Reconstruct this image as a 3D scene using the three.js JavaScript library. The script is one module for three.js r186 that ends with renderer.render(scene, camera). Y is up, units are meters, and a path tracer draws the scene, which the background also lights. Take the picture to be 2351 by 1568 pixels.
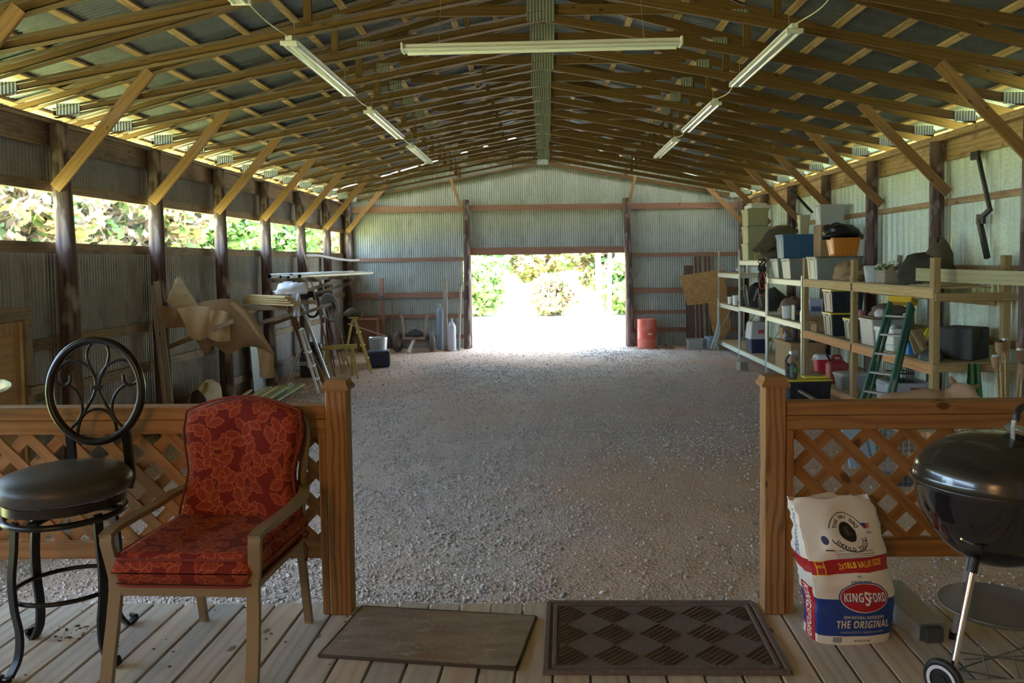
import * as THREE from 'three';
import { mergeGeometries } from 'three/addons/utils/BufferGeometryUtils.js';
import { MarchingCubes } from 'three/addons/objects/MarchingCubes.js';

// ───────────── camera, sky, sun, exposure ─────────────
const scene = new THREE.Scene();
const camera = new THREE.PerspectiveCamera(46.43, 2351 / 1568, 0.05, 300);
camera.position.set(0, 2.65, 0);
camera.rotation.set(-0.0506, 0, -0.012, 'YXZ');
camera.setViewOffset(2351, 1568, -75.6, 91.4, 2351, 1568);
camera.focus = 4.2; camera.userData.fStop = 5;
const renderer = new THREE.WebGLRenderer({ antialias: true });
renderer.toneMapping = THREE.LinearToneMapping;
renderer.toneMappingExposure = 6.8;
renderer.shadowMap.enabled = true;
scene.background = new THREE.Color().setRGB(0.52, 0.74, 1.0);
scene.backgroundIntensity = 2.6;
const sun = new THREE.DirectionalLight(new THREE.Color().setRGB(1, 0.92, 0.76), 14);
sun.position.set(-13, 48, 10); sun.target.position.set(0, 0, -14); sun.name = 'sun';
sun.castShadow = true; sun.shadow.mapSize.set(2048, 2048);
Object.assign(sun.shadow.camera, { left: -60, right: 60, top: 60, bottom: -60, near: 1, far: 160 });
scene.add(sun, sun.target);

// ───────────── helpers ─────────────
let seedState = 1234567;
const rnd = () => { seedState = (seedState + 0x6d2b79f5) | 0; let t = Math.imul(seedState ^ (seedState >>> 15), 1 | seedState); t = (t + Math.imul(t ^ (t >>> 7), 61 | t)) ^ t; return ((t ^ (t >>> 14)) >>> 0) / 4294967296; };
const rr = (a, b) => a + (b - a) * rnd();
const V = (x, y, z) => new THREE.Vector3(x, y, z);
const used = new Map();
const numbered = (n) => { const k = used.get(n) ?? 0; used.set(n, k + 1); return k ? n + '_' + String(k).padStart(3, '0') : n; };
const merge = (g) => {
  g = Array.isArray(g) ? g : [g];
  if (g.length === 1) return g[0];
  g = g.map((q) => (q.index ? q.toNonIndexed() : q));
  for (const q of g) for (const k of Object.keys(q.attributes)) if (!['position', 'normal', 'uv'].includes(k)) q.deleteAttribute(k);
  return mergeGeometries(g);
};
function mesh(name, g, m, parent, label) {
  const o = new THREE.Mesh(merge(g), m);
  o.name = name; (parent ?? scene).add(o);
  if (label) o.userData.label = label;
  return o;
}
function thing(name, label, category, [x, y, z] = [0, 0, 0], turn = 0, group) {
  const o = new THREE.Group(); o.name = numbered(name); scene.add(o);
  o.position.set(x, y, z); o.rotation.y = turn; o.userData = { label, category };
  if (group) o.userData.group = group;
  return o;
}
function structure(name, label, category) {
  const o = new THREE.Group(); o.name = name; scene.add(o); o.userData = { kind: 'structure', label, category };
  return o;
}
function put(o, x, y, z, rx = 0, ry = 0, rz = 0) { o.position.set(x, y, z); o.rotation.set(rx, ry, rz); return o; }
const mv = (g, x, y, z) => g.translate(x, y, z);
const rot = (g, rx = 0, ry = 0, rz = 0) => { if (rx) g.rotateX(rx); if (ry) g.rotateY(ry); if (rz) g.rotateZ(rz); return g; };
// box with chamfered edges; uv in metres, u along the longer side of each face
function cbox(w, h, d, c = 0.003, uo = rnd() * 4, vo = rnd() * 4) {
  const H = [w / 2, h / 2, d / 2], dim = [w, h, d], pos = [], nor = [], uv = [];
  c = Math.min(c, w / 4, h / 4, d / 4);
  const vert = (s, ax) => s.map((q, i) => q * (i === ax ? H[i] : H[i] - c));
  const A = new THREE.Vector3(), B = new THREE.Vector3(), N = new THREE.Vector3();
  const tri = (p, q, r) => {
    A.set(q[0] - p[0], q[1] - p[1], q[2] - p[2]); B.set(r[0] - p[0], r[1] - p[1], r[2] - p[2]); N.crossVectors(A, B).normalize();
    if (N.x * (p[0] + q[0] + r[0]) + N.y * (p[1] + q[1] + r[1]) + N.z * (p[2] + q[2] + r[2]) < 0) { [q, r] = [r, q]; N.negate(); }
    const n = [Math.abs(N.x), Math.abs(N.y), Math.abs(N.z)], ax = n.indexOf(Math.max(...n));
    let [a, b] = [0, 1, 2].filter((i) => i !== ax); if (dim[b] > dim[a]) [a, b] = [b, a];
    for (const s of [p, q, r]) { pos.push(...s); nor.push(N.x, N.y, N.z); uv.push(s[a] + uo, s[b] + vo); }
  };
  const quad = (p, q, r, s) => { tri(p, q, r); tri(p, r, s); };
  const S = [-1, 1];
  for (let ax = 0; ax < 3; ax++) for (const s of S) {
    const mk = (i, j) => { const v = [0, 0, 0]; v[ax] = s; v[(ax + 1) % 3] = i; v[(ax + 2) % 3] = j; return vert(v, ax); };
    quad(mk(-1, -1), mk(1, -1), mk(1, 1), mk(-1, 1));
  }
  if (c > 0) {
    for (let ax = 0; ax < 3; ax++) for (const i of S) for (const j of S) {
      const mk = (k, f) => { const v = [0, 0, 0]; v[ax] = k; v[(ax + 1) % 3] = i; v[(ax + 2) % 3] = j; return vert(v, f); };
      quad(mk(-1, (ax + 1) % 3), mk(1, (ax + 1) % 3), mk(1, (ax + 2) % 3), mk(-1, (ax + 2) % 3));
    }
    for (const i of S) for (const j of S) for (const k of S) tri(vert([i, j, k], 0), vert([i, j, k], 1), vert([i, j, k], 2));
  }
  const g = new THREE.BufferGeometry();
  g.setAttribute('position', new THREE.Float32BufferAttribute(pos, 3));
  g.setAttribute('normal', new THREE.Float32BufferAttribute(nor, 3));
  g.setAttribute('uv', new THREE.Float32BufferAttribute(uv, 2));
  return g;
}
const bx = (x0, x1, y0, y1, z0, z1, c = 0.003) => mv(cbox(Math.abs(x1 - x0), Math.abs(y1 - y0), Math.abs(z1 - z0), c), (x0 + x1) / 2, (y0 + y1) / 2, (z0 + z1) / 2);
// orient a geometry built along +Y (length centred) from p to q, its local z turned towards `face`
function along(g, p, q, face = [0, 0, 1]) {
  const y = q.clone().sub(p).normalize(), f = V(...face); let x = V().crossVectors(y, f); if (x.lengthSq() < 1e-6) x = V(1, 0, 0); x.normalize();
  const z = V().crossVectors(x, y), m = new THREE.Matrix4().makeBasis(x, y, z); m.setPosition(p.clone().add(q).multiplyScalar(0.5));
  return g.applyMatrix4(m);
}
const beam = (p, q, w, t, face, c = 0.003) => { p = V(...p); q = V(...q); return along(cbox(w, p.distanceTo(q), t, c), p, q, face); };
const rod = (p, q, r, seg = 10, r2 = r) => { p = V(...p); q = V(...q); return along(new THREE.CylinderGeometry(r2, r, p.distanceTo(q), seg), p, q, Math.abs(q.z - p.z) > 0.9 * p.distanceTo(q) ? [0, 1, 0] : [0, 0, 1]); };
const tube = (pts, r, n = 40, seg = 8, closed = false) => new THREE.TubeGeometry(new THREE.CatmullRomCurve3(pts.map((p) => V(...p)), closed, 'centripetal'), n, r, seg, closed);
const lathe = (pts, seg = 32) => new THREE.LatheGeometry(pts.map((p) => new THREE.Vector2(...p)), seg);
const ring = (R, r, seg = 40) => new THREE.TorusGeometry(R, r, 8, seg).rotateX(Math.PI / 2);
function grid(nu, nv, f, uvf) {   // open parametric surface, u, v in 0..1
  const pos = [], uv = [], idx = [];
  for (let j = 0; j <= nv; j++) for (let i = 0; i <= nu; i++) { const u = i / nu, v = j / nv; pos.push(...f(u, v)); uv.push(...(uvf ? uvf(u, v) : [u, v])); }
  for (let j = 0; j < nv; j++) for (let i = 0; i < nu; i++) { const a = j * (nu + 1) + i, b = a + 1, c = a + nu + 1, d = c + 1; idx.push(a, b, d, a, d, c); }
  const g = new THREE.BufferGeometry(); g.setAttribute('position', new THREE.Float32BufferAttribute(pos, 3)); g.setAttribute('uv', new THREE.Float32BufferAttribute(uv, 2)); g.setIndex(idx); g.computeVertexNormals();
  return g;
}
function extrude(pts, depth, bevel = 0) {   // outline in xy, extruded along z, centred
  const s = new THREE.Shape(pts.map((p) => new THREE.Vector2(...p)));
  return new THREE.ExtrudeGeometry(s, { depth, bevelEnabled: bevel > 0, bevelSize: bevel, bevelThickness: bevel, bevelSegments: 2, curveSegments: 12 }).translate(0, 0, -depth / 2);
}
// periodic value noise
const HS = new Float32Array(65536).map(() => rnd());
const hash = (x, y, s) => HS[(((x * 374761393) ^ (y * 668265263) ^ (s * 974634541)) >>> 0) % 65521];
function pn(x, y, px, py, s = 0) {
  const xi = Math.floor(x), yi = Math.floor(y), fx = x - xi, fy = y - yi, u = fx * fx * (3 - 2 * fx), v = fy * fy * (3 - 2 * fy), w = (a, p) => ((a % p) + p) % p;
  const x0 = w(xi, px), x1 = w(xi + 1, px), y0 = w(yi, py), y1 = w(yi + 1, py);
  return (hash(x0, y0, s) * (1 - u) + hash(x1, y0, s) * u) * (1 - v) + (hash(x0, y1, s) * (1 - u) + hash(x1, y1, s) * u) * v;
}
const fbm = (x, y, px, py, s = 0, o = 4) => { let a = 0, k = 0.5, f = 1; for (let i = 0; i < o; i++) { a += k * pn(x * f, y * f, px * f, py * f, s + i * 7); k *= 0.5; f *= 2; } return a / (1 - Math.pow(0.5, o)); };
const toS = (c) => Math.max(0, Math.min(255, 255 * (c <= 0.0031308 ? 12.92 * c : 1.055 * Math.pow(c, 1 / 2.4) - 0.055)));
function dataTex(w, h, f, srgb = true, rep = [1, 1]) {   // f(u, v) -> linear [r, g, b] or grey
  const d = new Uint8Array(w * h * 4);
  for (let j = 0; j < h; j++) for (let i = 0; i < w; i++) {
    const c = f(i / w, j / h), k = (j * w + i) * 4;
    for (let q = 0; q < 3; q++) { const x = Array.isArray(c) ? c[q] : c; d[k + q] = srgb ? toS(x) : Math.max(0, Math.min(255, x * 255)); }
    d[k + 3] = 255;
  }
  const t = new THREE.DataTexture(d, w, h); t.wrapS = t.wrapT = THREE.RepeatWrapping; t.magFilter = THREE.LinearFilter; t.minFilter = THREE.LinearMipmapLinearFilter; t.generateMipmaps = true;
  if (srgb) t.colorSpace = THREE.SRGBColorSpace; t.repeat.set(...rep); t.needsUpdate = true; return t;
}
const mix = (a, b, t) => a.map((q, i) => q + (b[i] - q) * t);
const clamp = (x) => Math.max(0, Math.min(1, x));
// sawn timber: covers 2 m along the grain by 0.5 m across
function woodTex(light, dark, { s = 1, lines = 14, warp = 1.2, knots = 5, fine = 0.25, size = [1024, 256], stain = null } = {}) {
  const K = []; for (let i = 0; i < knots; i++) K.push([hash(i, 3, s), hash(i, 5, s), 0.01 + 0.014 * hash(i, 9, s)]);
  return dataTex(size[0], size[1], (u, v) => {
    let kn = 0, push = 0;
    for (const [ku, kv, r] of K) {
      let du = Math.abs(u - ku), dv = v - kv; du = Math.min(du, 1 - du) * 2; dv = (dv - Math.round(dv)) * 0.5;
      const q = Math.hypot(du * 0.55, dv) / r; kn = Math.max(kn, 1 - q); push += Math.exp(-q * q * 0.25) * Math.sign(dv) * 0.5;
    }
    const w = fbm(u * 4, v * 6, 4, 6, s), x = v * lines + w * warp + push, ringv = Math.pow(0.5 + 0.5 * Math.sin(x * 6.283), 2.2);
    let t = 0.62 * ringv + fine * (fbm(u * 12, v * 160, 12, 160, s + 3, 2) - 0.3) + 0.35 * (fbm(u * 3, v * 3, 3, 3, s + 9) - 0.5);
    let c = mix(light, dark, clamp(t));
    if (kn > 0) c = mix(c, dark.map((q) => q * 0.45), clamp(kn * 2.2));
    if (stain) c = mix(c, stain, clamp((fbm(u * 6, v * 4, 6, 4, s + 31, 5) - 0.52) * 3.2));
    return c;
  }, true, [0.5, 2]);
}
const mats = [], LAMP = 0.6;
const M = (o) => { const p = { roughness: 0.8, ...o }; if (Array.isArray(p.color)) p.color = new THREE.Color().setRGB(...p.color); const m = ['transmission', 'clearcoat', 'sheen', 'ior'].some((k) => k in p) ? new THREE.MeshPhysicalMaterial(p) : new THREE.MeshStandardMaterial(p); mats.push(m); return m; };
const wood = (l, d, o = {}, m = {}) => M({ map: woodTex(l, d, o), roughness: 0.75, ...m });

// ───────────── materials ─────────────
const deckW = [wood([0.56, 0.48, 0.40], [0.41, 0.32, 0.23], { s: 11, knots: 3, lines: 9, stain: [0.41, 0.38, 0.36] }), wood([0.58, 0.48, 0.37], [0.44, 0.32, 0.20], { s: 17, knots: 1, lines: 7, stain: [0.44, 0.40, 0.37] }), wood([0.52, 0.46, 0.39], [0.39, 0.31, 0.23], { s: 23, knots: 4, lines: 11, stain: [0.37, 0.36, 0.35] })];
const railW = wood([0.38, 0.185, 0.06], [0.23, 0.095, 0.026], { s: 31, lines: 10, knots: 3 });
const newelW = wood([0.38, 0.20, 0.075], [0.11, 0.042, 0.015], { s: 37, lines: 16, warp: 2.2, knots: 1, fine: 0.15 });
const slatW = wood([0.36, 0.175, 0.055], [0.24, 0.10, 0.028], { s: 39, lines: 8, knots: 2 });
const trussW = [wood([0.165, 0.09, 0.022], [0.092, 0.046, 0.011], { s: 41, lines: 9, knots: 6 }), wood([0.14, 0.075, 0.02], [0.08, 0.04, 0.0105], { s: 43, lines: 11, knots: 5 })];
const purlinW = wood([0.52, 0.36, 0.165], [0.30, 0.17, 0.07], { s: 47, lines: 6, knots: 8, stain: [0.24, 0.13, 0.06] });
const girtW = wood([0.28, 0.19, 0.10], [0.18, 0.115, 0.06], { s: 53, lines: 9, knots: 5, stain: [0.13, 0.09, 0.06] });
const braceW = wood([0.30, 0.165, 0.068], [0.20, 0.105, 0.04], { s: 57, lines: 8, knots: 6 });
const redW = wood([0.30, 0.16, 0.10], [0.20, 0.095, 0.06], { s: 59, lines: 8, knots: 4 });
const pineW = wood([0.66, 0.48, 0.22], [0.50, 0.32, 0.11], { s: 61, lines: 8, knots: 5, stain: [0.58, 0.32, 0.13] });
const orangeW = wood([0.70, 0.34, 0.14], [0.58, 0.24, 0.08], { s: 67, lines: 8, knots: 3 });
const postW = wood([0.42, 0.29, 0.13], [0.28, 0.18, 0.07], { s: 71, lines: 12, knots: 4 });
const plyW = wood([0.52, 0.40, 0.22], [0.44, 0.32, 0.16], { s: 73, lines: 3, warp: 3, knots: 2 });
const greyW = wood([0.36, 0.31, 0.25], [0.25, 0.20, 0.15], { s: 79, lines: 10, knots: 3 });
const greenLumber = wood([0.42, 0.44, 0.22], [0.32, 0.33, 0.14], { s: 83, lines: 8, knots: 2 });
const doorW = wood([0.40, 0.22, 0.08], [0.30, 0.145, 0.05], { s: 89, lines: 5, knots: 1 });
const barkT = dataTex(512, 512, (u, v) => { const a = fbm(u * 24, v * 4, 24, 4, 5, 4), b = fbm(u * 6, v * 6, 6, 6, 15, 3); return mix(mix([0.05, 0.032, 0.028], [0.19, 0.125, 0.105], clamp(a * 1.7 - 0.35)), [0.36, 0.30, 0.27], clamp((b - 0.6) * 4)); });
const bark = M({ map: barkT, bumpMap: barkT, bumpScale: 0.012, roughness: 0.95 });
const galvTex = (s, base, rust) => dataTex(512, 512, (u, v) => { const a = fbm(u * 40, v * 40, 40, 40, s, 2), b = fbm(u * 5, v * 3, 5, 3, s + 4, 5); return mix(base.map((q) => q * (0.85 + 0.3 * a)), rust, clamp((b - 0.5) * 2.2)); });
const galvR = galvTex(151, [0.22, 0.245, 0.26], [0.15, 0.15, 0.15]), galvA = galvTex(101, [0.35, 0.375, 0.32], [0.25, 0.25, 0.21]), galvB = galvTex(107, [0.39, 0.41, 0.36], [0.28, 0.28, 0.24]), galvC = galvTex(113, [0.31, 0.28, 0.26], [0.19, 0.155, 0.13]);
const roofM = [M({ map: galvR, metalness: 0.7, roughness: 0.45, side: 2 }), M({ map: galvR, color: [0.9, 0.92, 0.95], metalness: 0.7, roughness: 0.4, side: 2 })];
const wallM = [M({ map: galvA, metalness: 0.35, roughness: 0.5, side: 2 }), M({ map: galvB, metalness: 0.35, roughness: 0.48, side: 2 })];
const wallBrownM = [M({ map: galvC, metalness: 0.35, roughness: 0.42, side: 2 }), M({ map: galvTex(127, [0.28, 0.255, 0.235], [0.21, 0.175, 0.15]), metalness: 0.35, roughness: 0.42, side: 2 })];
const ribM = M({ map: galvTex(131, [0.82, 0.92, 0.74], [0.74, 0.84, 0.68]), metalness: 0, roughness: 0.28, side: 2 });
const gussetM = M({ color: [0.30, 0.32, 0.30], metalness: 0.6, roughness: 0.5 });
const steel = M({ color: [0.55, 0.56, 0.58], metalness: 0.85, roughness: 0.38 });
const chrome = M({ color: [0.85, 0.85, 0.87], metalness: 1, roughness: 0.09 });
const alum = M({ color: [0.62, 0.63, 0.64], metalness: 0.75, roughness: 0.35 });
const blackMetal = M({ color: [0.012, 0.011, 0.012], metalness: 0.3, roughness: 0.3 });
const bronzeMetal = M({ color: [0.26, 0.19, 0.105], metalness: 0.25, roughness: 0.42 });
const plasticC = {};
const plastic = (c, r = 0.45) => (plasticC[c.join() + r] ??= M({ color: c, roughness: r }));
const white = plastic([0.78, 0.79, 0.78]), black = plastic([0.018, 0.018, 0.02]), darkGrey = plastic([0.075, 0.075, 0.078]);
const whiteMetal = M({ color: [0.74, 0.76, 0.70], roughness: 0.35, metalness: 0.1 });
const cardT = dataTex(256, 256, (u, v) => { const a = fbm(u * 60, v * 4, 60, 4, 3, 2), b = fbm(u * 4, v * 4, 4, 4, 8, 4); return mix([0.44, 0.29, 0.15], [0.34, 0.21, 0.10], clamp(0.4 * a + b - 0.3)); });
const card = M({ map: cardT, roughness: 0.9, side: 2 });
const cardDark = M({ color: [0.30, 0.18, 0.085], map: dataTex(128, 128, (u, v) => 0.8 + 0.3 * fbm(u * 6, v * 6, 6, 6, 2, 4)), roughness: 0.9, side: 2 });
const osb = M({ map: dataTex(512, 512, (u, v) => { const a = pn(u * 40 + 3 * pn(u * 9, v * 9, 9, 9, 4), v * 70, 40, 70, 2), b = pn(u * 64, v * 30, 64, 30, 6); return mix([0.56, 0.33, 0.13], [0.34, 0.18, 0.06], clamp(a * b * 2.2)); }), roughness: 0.8 });
const burlap = M({ map: dataTex(256, 256, (u, v) => mix([0.16, 0.13, 0.07], [0.07, 0.055, 0.035], fbm(u * 8, v * 8, 8, 8, 21, 4))), roughness: 1, side: 2 });
const darkCloth = M({ map: dataTex(256, 256, (u, v) => mix([0.05, 0.045, 0.04], [0.02, 0.02, 0.022], fbm(u * 10, v * 10, 10, 10, 22, 4))), roughness: 0.95, side: 2 });
const tanCloth = M({ map: dataTex(256, 256, (u, v) => mix([0.34, 0.24, 0.16], [0.18, 0.12, 0.085], fbm(u * 10, v * 10, 10, 10, 25, 4))), roughness: 0.95, side: 2 });
const glass = M({ color: [0.86, 0.95, 0.90], roughness: 0.03, transmission: 1, thickness: 0 });

// ───────────── the barn shell ─────────────
const XL = -6.2, XR = 6.32, ZB = 1.65, ZF = 24.62, SL = 0.274;
const sheetCache = new Map();
function corr(w, h, pitch = 0.0677, amp = 0.0105, top) {   // corrugated sheet, x across, y up from 0, ribs vertical
  const key = [w, h, pitch, amp].join(); if (!top && sheetCache.has(key)) return sheetCache.get(key);
  const n = Math.round((w / pitch) * 6), ou = rnd() * 3;
  const g = grid(n, top ? 2 : 1, (u, v) => { const x = (u - 0.5) * w; return [x, v * (top ? top(x) : h), amp * Math.sin(((x + w / 2) / pitch) * 6.2832)]; }, (u, v) => [u * w + ou, v * h]);
  if (!top) sheetCache.set(key, g); return g;
}
function ribSheet(h) {   // flat panel with trapezoid ribs every 23 cm
  const P = []; for (let k = 0; k < 4; k++) { const a = k * 0.2286; P.push([a, 0], [a + 0.066, 0], [a + 0.066, 0.009], [a + 0.08, 0.009], [a + 0.08, 0], [a + 0.145, 0], [a + 0.165, 0], [a + 0.185, 0.03], [a + 0.2086, 0.03]); } P.push([0.9144, 0]);
  const pos = [], uv = [], idx = [], nor = [];
  P.forEach((p, i) => { if (!i) return; const q = P[i - 1], dx = p[0] - q[0], dz = p[1] - q[1], l = Math.hypot(dx, dz) || 1, b = pos.length / 3; pos.push(q[0] - 0.457, 0, q[1], p[0] - 0.457, 0, p[1], p[0] - 0.457, h, p[1], q[0] - 0.457, h, q[1]); for (let k = 0; k < 4; k++) nor.push(-dz / l, 0, dx / l); uv.push(q[0], 0, p[0], 0, p[0], h, q[0], h); idx.push(b, b + 1, b + 2, b, b + 2, b + 3); });
  const g = new THREE.BufferGeometry(); g.setAttribute('position', new THREE.Float32BufferAttribute(pos, 3)); g.setAttribute('normal', new THREE.Float32BufferAttribute(nor, 3)); g.setAttribute('uv', new THREE.Float32BufferAttribute(uv, 2)); g.setIndex(idx); return g;
}
const poleZ = []; for (let k = -3; k <= 6; k++) poleZ.push(9.97 + 2.42 * k);
function logGeo(h, r0, r1, bend, s) {
  return grid(16, 10, (u, v) => { const a = u * 6.2832, r = (r0 + (r1 - r0) * v) * (1 + 0.06 * (fbm(u * 3, v * 4, 3, 4, s) - 0.5)), k = Math.sin(v * 3.1); return [Math.cos(a) * r + bend[0] * v + bend[2] * k, v * h, -Math.sin(a) * r + bend[1] * v + bend[3] * k]; }, (u, v) => [u, v * h * 0.5]);
}
// floor: packed dirt with patches of grey gravel
const dirtT = dataTex(1024, 1024, (u, v) => {
  const fine = pn(u * 150, v * 150, 150, 150, 3), fine2 = pn(u * 300, v * 300, 300, 300, 9), m = fbm(u * 5, v * 5, 5, 5, 14, 5);
  return mix([0.72, 0.62, 0.55], [1.0, 0.97, 0.95], clamp(0.25 + 0.9 * (fine * 0.6 + fine2 * 0.4 - 0.5) + 0.5 * (m - 0.5) + 0.3));
}, true, [0.5, 0.5]);
const dirtB = dataTex(512, 512, (u, v) => 0.55 * pn(u * 110, v * 110, 110, 110, 3) + 0.3 * pn(u * 220, v * 220, 220, 220, 9) + 0.15 * fbm(u * 10, v * 10, 10, 10, 2), false, [0.5, 0.5]);
const hgt = (x, z) => 0.035 * (fbm((x + 20) * 0.5, (z + 40) * 0.5, 400, 400, 77, 4) - 0.5) + 0.022 * (fbm((x + 20) * 6, (z + 40) * 6, 4000, 4000, 78, 3) - 0.5);
const grey = (x, z) => clamp((fbm((x + 30) * 0.28, (z + 50) * 0.22, 400, 400, 79, 5) - 0.45) * 4);
{
  const g = new THREE.PlaneGeometry(13.2, 26.8, 240, 500).rotateX(-Math.PI / 2).translate(0.05, 0, -11.6), p = g.attributes.position, c = [];
  for (let i = 0; i < p.count; i++) { const x = p.getX(i), z = p.getZ(i); p.setY(i, hgt(x, z)); c.push(...mix([0.56, 0.38, 0.275], [0.53, 0.455, 0.415], grey(x, z))); }
  const uv = g.attributes.uv; for (let i = 0; i < p.count; i++) uv.setXY(i, p.getX(i), p.getZ(i));
  g.setAttribute('color', new THREE.Float32BufferAttribute(c, 3)); g.computeVertexNormals();
  const f = mesh('floor', g, M({ map: dirtT, bumpMap: dirtB, bumpScale: 0.016, vertexColors: true, roughness: 1 }));
  f.userData = { kind: 'structure', label: 'brown dirt barn floor with patches of grey gravel', category: 'floor' };
  const st = new THREE.DodecahedronGeometry(1, 0), N = 48000, im = new THREE.InstancedMesh(st, M({ color: [1, 1, 1], roughness: 0.95 }), N), m = new THREE.Matrix4(), q = new THREE.Quaternion(), e = new THREE.Euler(), col = new THREE.Color();
  let k = 0;
  while (k < N) {
    const d = 3.7 + Math.pow(rnd(), 1.7) * 20.5, x = rr(-Math.min(5.9, d * 0.72), Math.min(5.0, d * 0.66)), z = -d;
    const gy = grey(x, z), cl = fbm((x + 9) * 3, (z + 30) * 3, 900, 900, 5, 3);
    if (rnd() > 0.1 + 0.85 * Math.pow(gy, 1.2) * clamp(cl * 1.6) || (d > 3.7 && rnd() > 0.35 + cl)) continue;
    const s = rr(0.006, 0.0135) * (rnd() < 0.06 ? 1.5 : 1) * (d > 9 ? 1.05 : 1);
    e.set(rr(0, 6), rr(0, 6), rr(0, 6)); q.setFromEuler(e);
    m.compose(V(x, hgt(x, z) + s * 0.45 + 0.002, z), q, V(s * rr(0.8, 1.4), s * rr(0.5, 1), s * rr(0.7, 1.2)));
    im.setMatrixAt(k, m); const t = rr(0.6, 1.2); col.setRGB(0.53 * t, 0.45 * t, 0.40 * t); im.setColorAt(k, col); k++;
  }
  im.name = 'gravel'; im.userData = { kind: 'stuff', label: 'loose grey gravel scattered over the barn floor', category: 'gravel' }; scene.add(im);
}
// ground outside
{
  const gt = dataTex(512, 512, (u, v) => mix([0.24, 0.32, 0.08], [0.46, 0.43, 0.18], fbm(u * 24, v * 24, 24, 24, 33, 5)), true, [0.12, 0.12]);
  const g = new THREE.PlaneGeometry(160, 160).rotateX(-Math.PI / 2).translate(0, -0.06, -20), p = g.attributes.position, uv = g.attributes.uv; for (let i = 0; i < p.count; i++) uv.setXY(i, p.getX(i), p.getZ(i));
  mesh('ground', g, M({ map: gt, roughness: 1 })).userData = { kind: 'structure', label: 'green grassy ground around the barn', category: 'ground' };
  const pt = dataTex(512, 512, (u, v) => mix([0.62, 0.52, 0.38], [0.46, 0.40, 0.26], fbm(u * 30, v * 30, 30, 30, 35, 5)), true, [0.2, 0.2]);
  const g2 = new THREE.PlaneGeometry(26, 15, 26, 15).rotateX(-Math.PI / 2).translate(3, -0.02, -32.3), p2 = g2.attributes.position, uv2 = g2.attributes.uv;
  for (let i = 0; i < p2.count; i++) { uv2.setXY(i, p2.getX(i), p2.getZ(i)); p2.setY(i, -0.02 + 0.08 * (fbm(p2.getX(i) + 40, p2.getZ(i) + 80, 300, 300, 9, 3) - 0.5) * clamp(-(p2.getZ(i) + 25.5))); }
  g2.computeVertexNormals();
  mesh('driveway', g2, M({ map: pt, roughness: 1 })).userData = { kind: 'structure', label: 'pale sunlit dirt yard outside the open barn doorway', category: 'ground' };
}
// left wall
const wallL = structure('wall_left', 'corrugated left wall on log poles with a long open strip', 'wall');
{
  const place = (o, y, Z) => { o.position.set(XL, y, -Z); o.rotation.y = Math.PI / 2; return o; };
  for (let i = 0; i < 43; i++) {
    const Z = -1.4 + 0.61 * i; if (Z > 24.4) break;
    const open = Z > 2.7 && Z < 5.0;
    if (!open) place(mesh('corrugated_sheet', corr(0.677, 2.88), wallBrownM[i % 2], wallL), -0.03, Z).position.x -= (i % 2) * 0.003;
    place(mesh('corrugated_sheet', corr(0.677, 0.75), wallBrownM[(i + 1) % 2], wallL), 3.66, Z).position.x -= (i % 2) * 0.003;
  }
  const GX = XL + 0.035;
  for (let k = 0; k < poleZ.length; k++) {
    const z1 = poleZ[k], z0 = k ? poleZ[k - 1] : -1.6, L = z1 - z0, zm = -(z0 + z1) / 2, open = z1 > 3 && z1 < 5.3;
    const gb = (y0, y1, t = 0.038, x = GX, m = girtW, n = 'girt') => mesh(n, mv(cbox(t, y1 - y0, L - 0.006, 0.004), x, (y0 + y1) / 2, zm), m, wallL);
    if (!open) { gb(2.825, 2.965 + rr(-0.006, 0.006)); gb(1.64, 1.775); gb(1.02, 1.16); gb(0.28, 0.42); }
    gb(3.59, 3.72); gb(4.14, 4.42, 0.04, XL + 0.075, girtW, 'wall_plate');
    mesh('wall_plate', mv(cbox(0.24, 0.038, L, 0.003), XL + 0.1, 4.441, zm), girtW, wallL);
  }
  poleZ.forEach((Z, k) => {
    const p = mesh('pole', logGeo(4.42, 0.125, 0.105, [-0.05, 0, 0.02 * Math.sin(k * 3), 0.03 * Math.cos(k * 5)], 300 + k), bark, wallL); p.position.set(XL + 0.24, 0, -Z);
    mesh('knee_brace', beam([XL + 0.2, 3.62, -Z + 0.12], [-4.78, 5.03, -Z + 0.12], 0.15, 0.038, [0, 0, 1]), braceW, wallL);
  });
}
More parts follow.
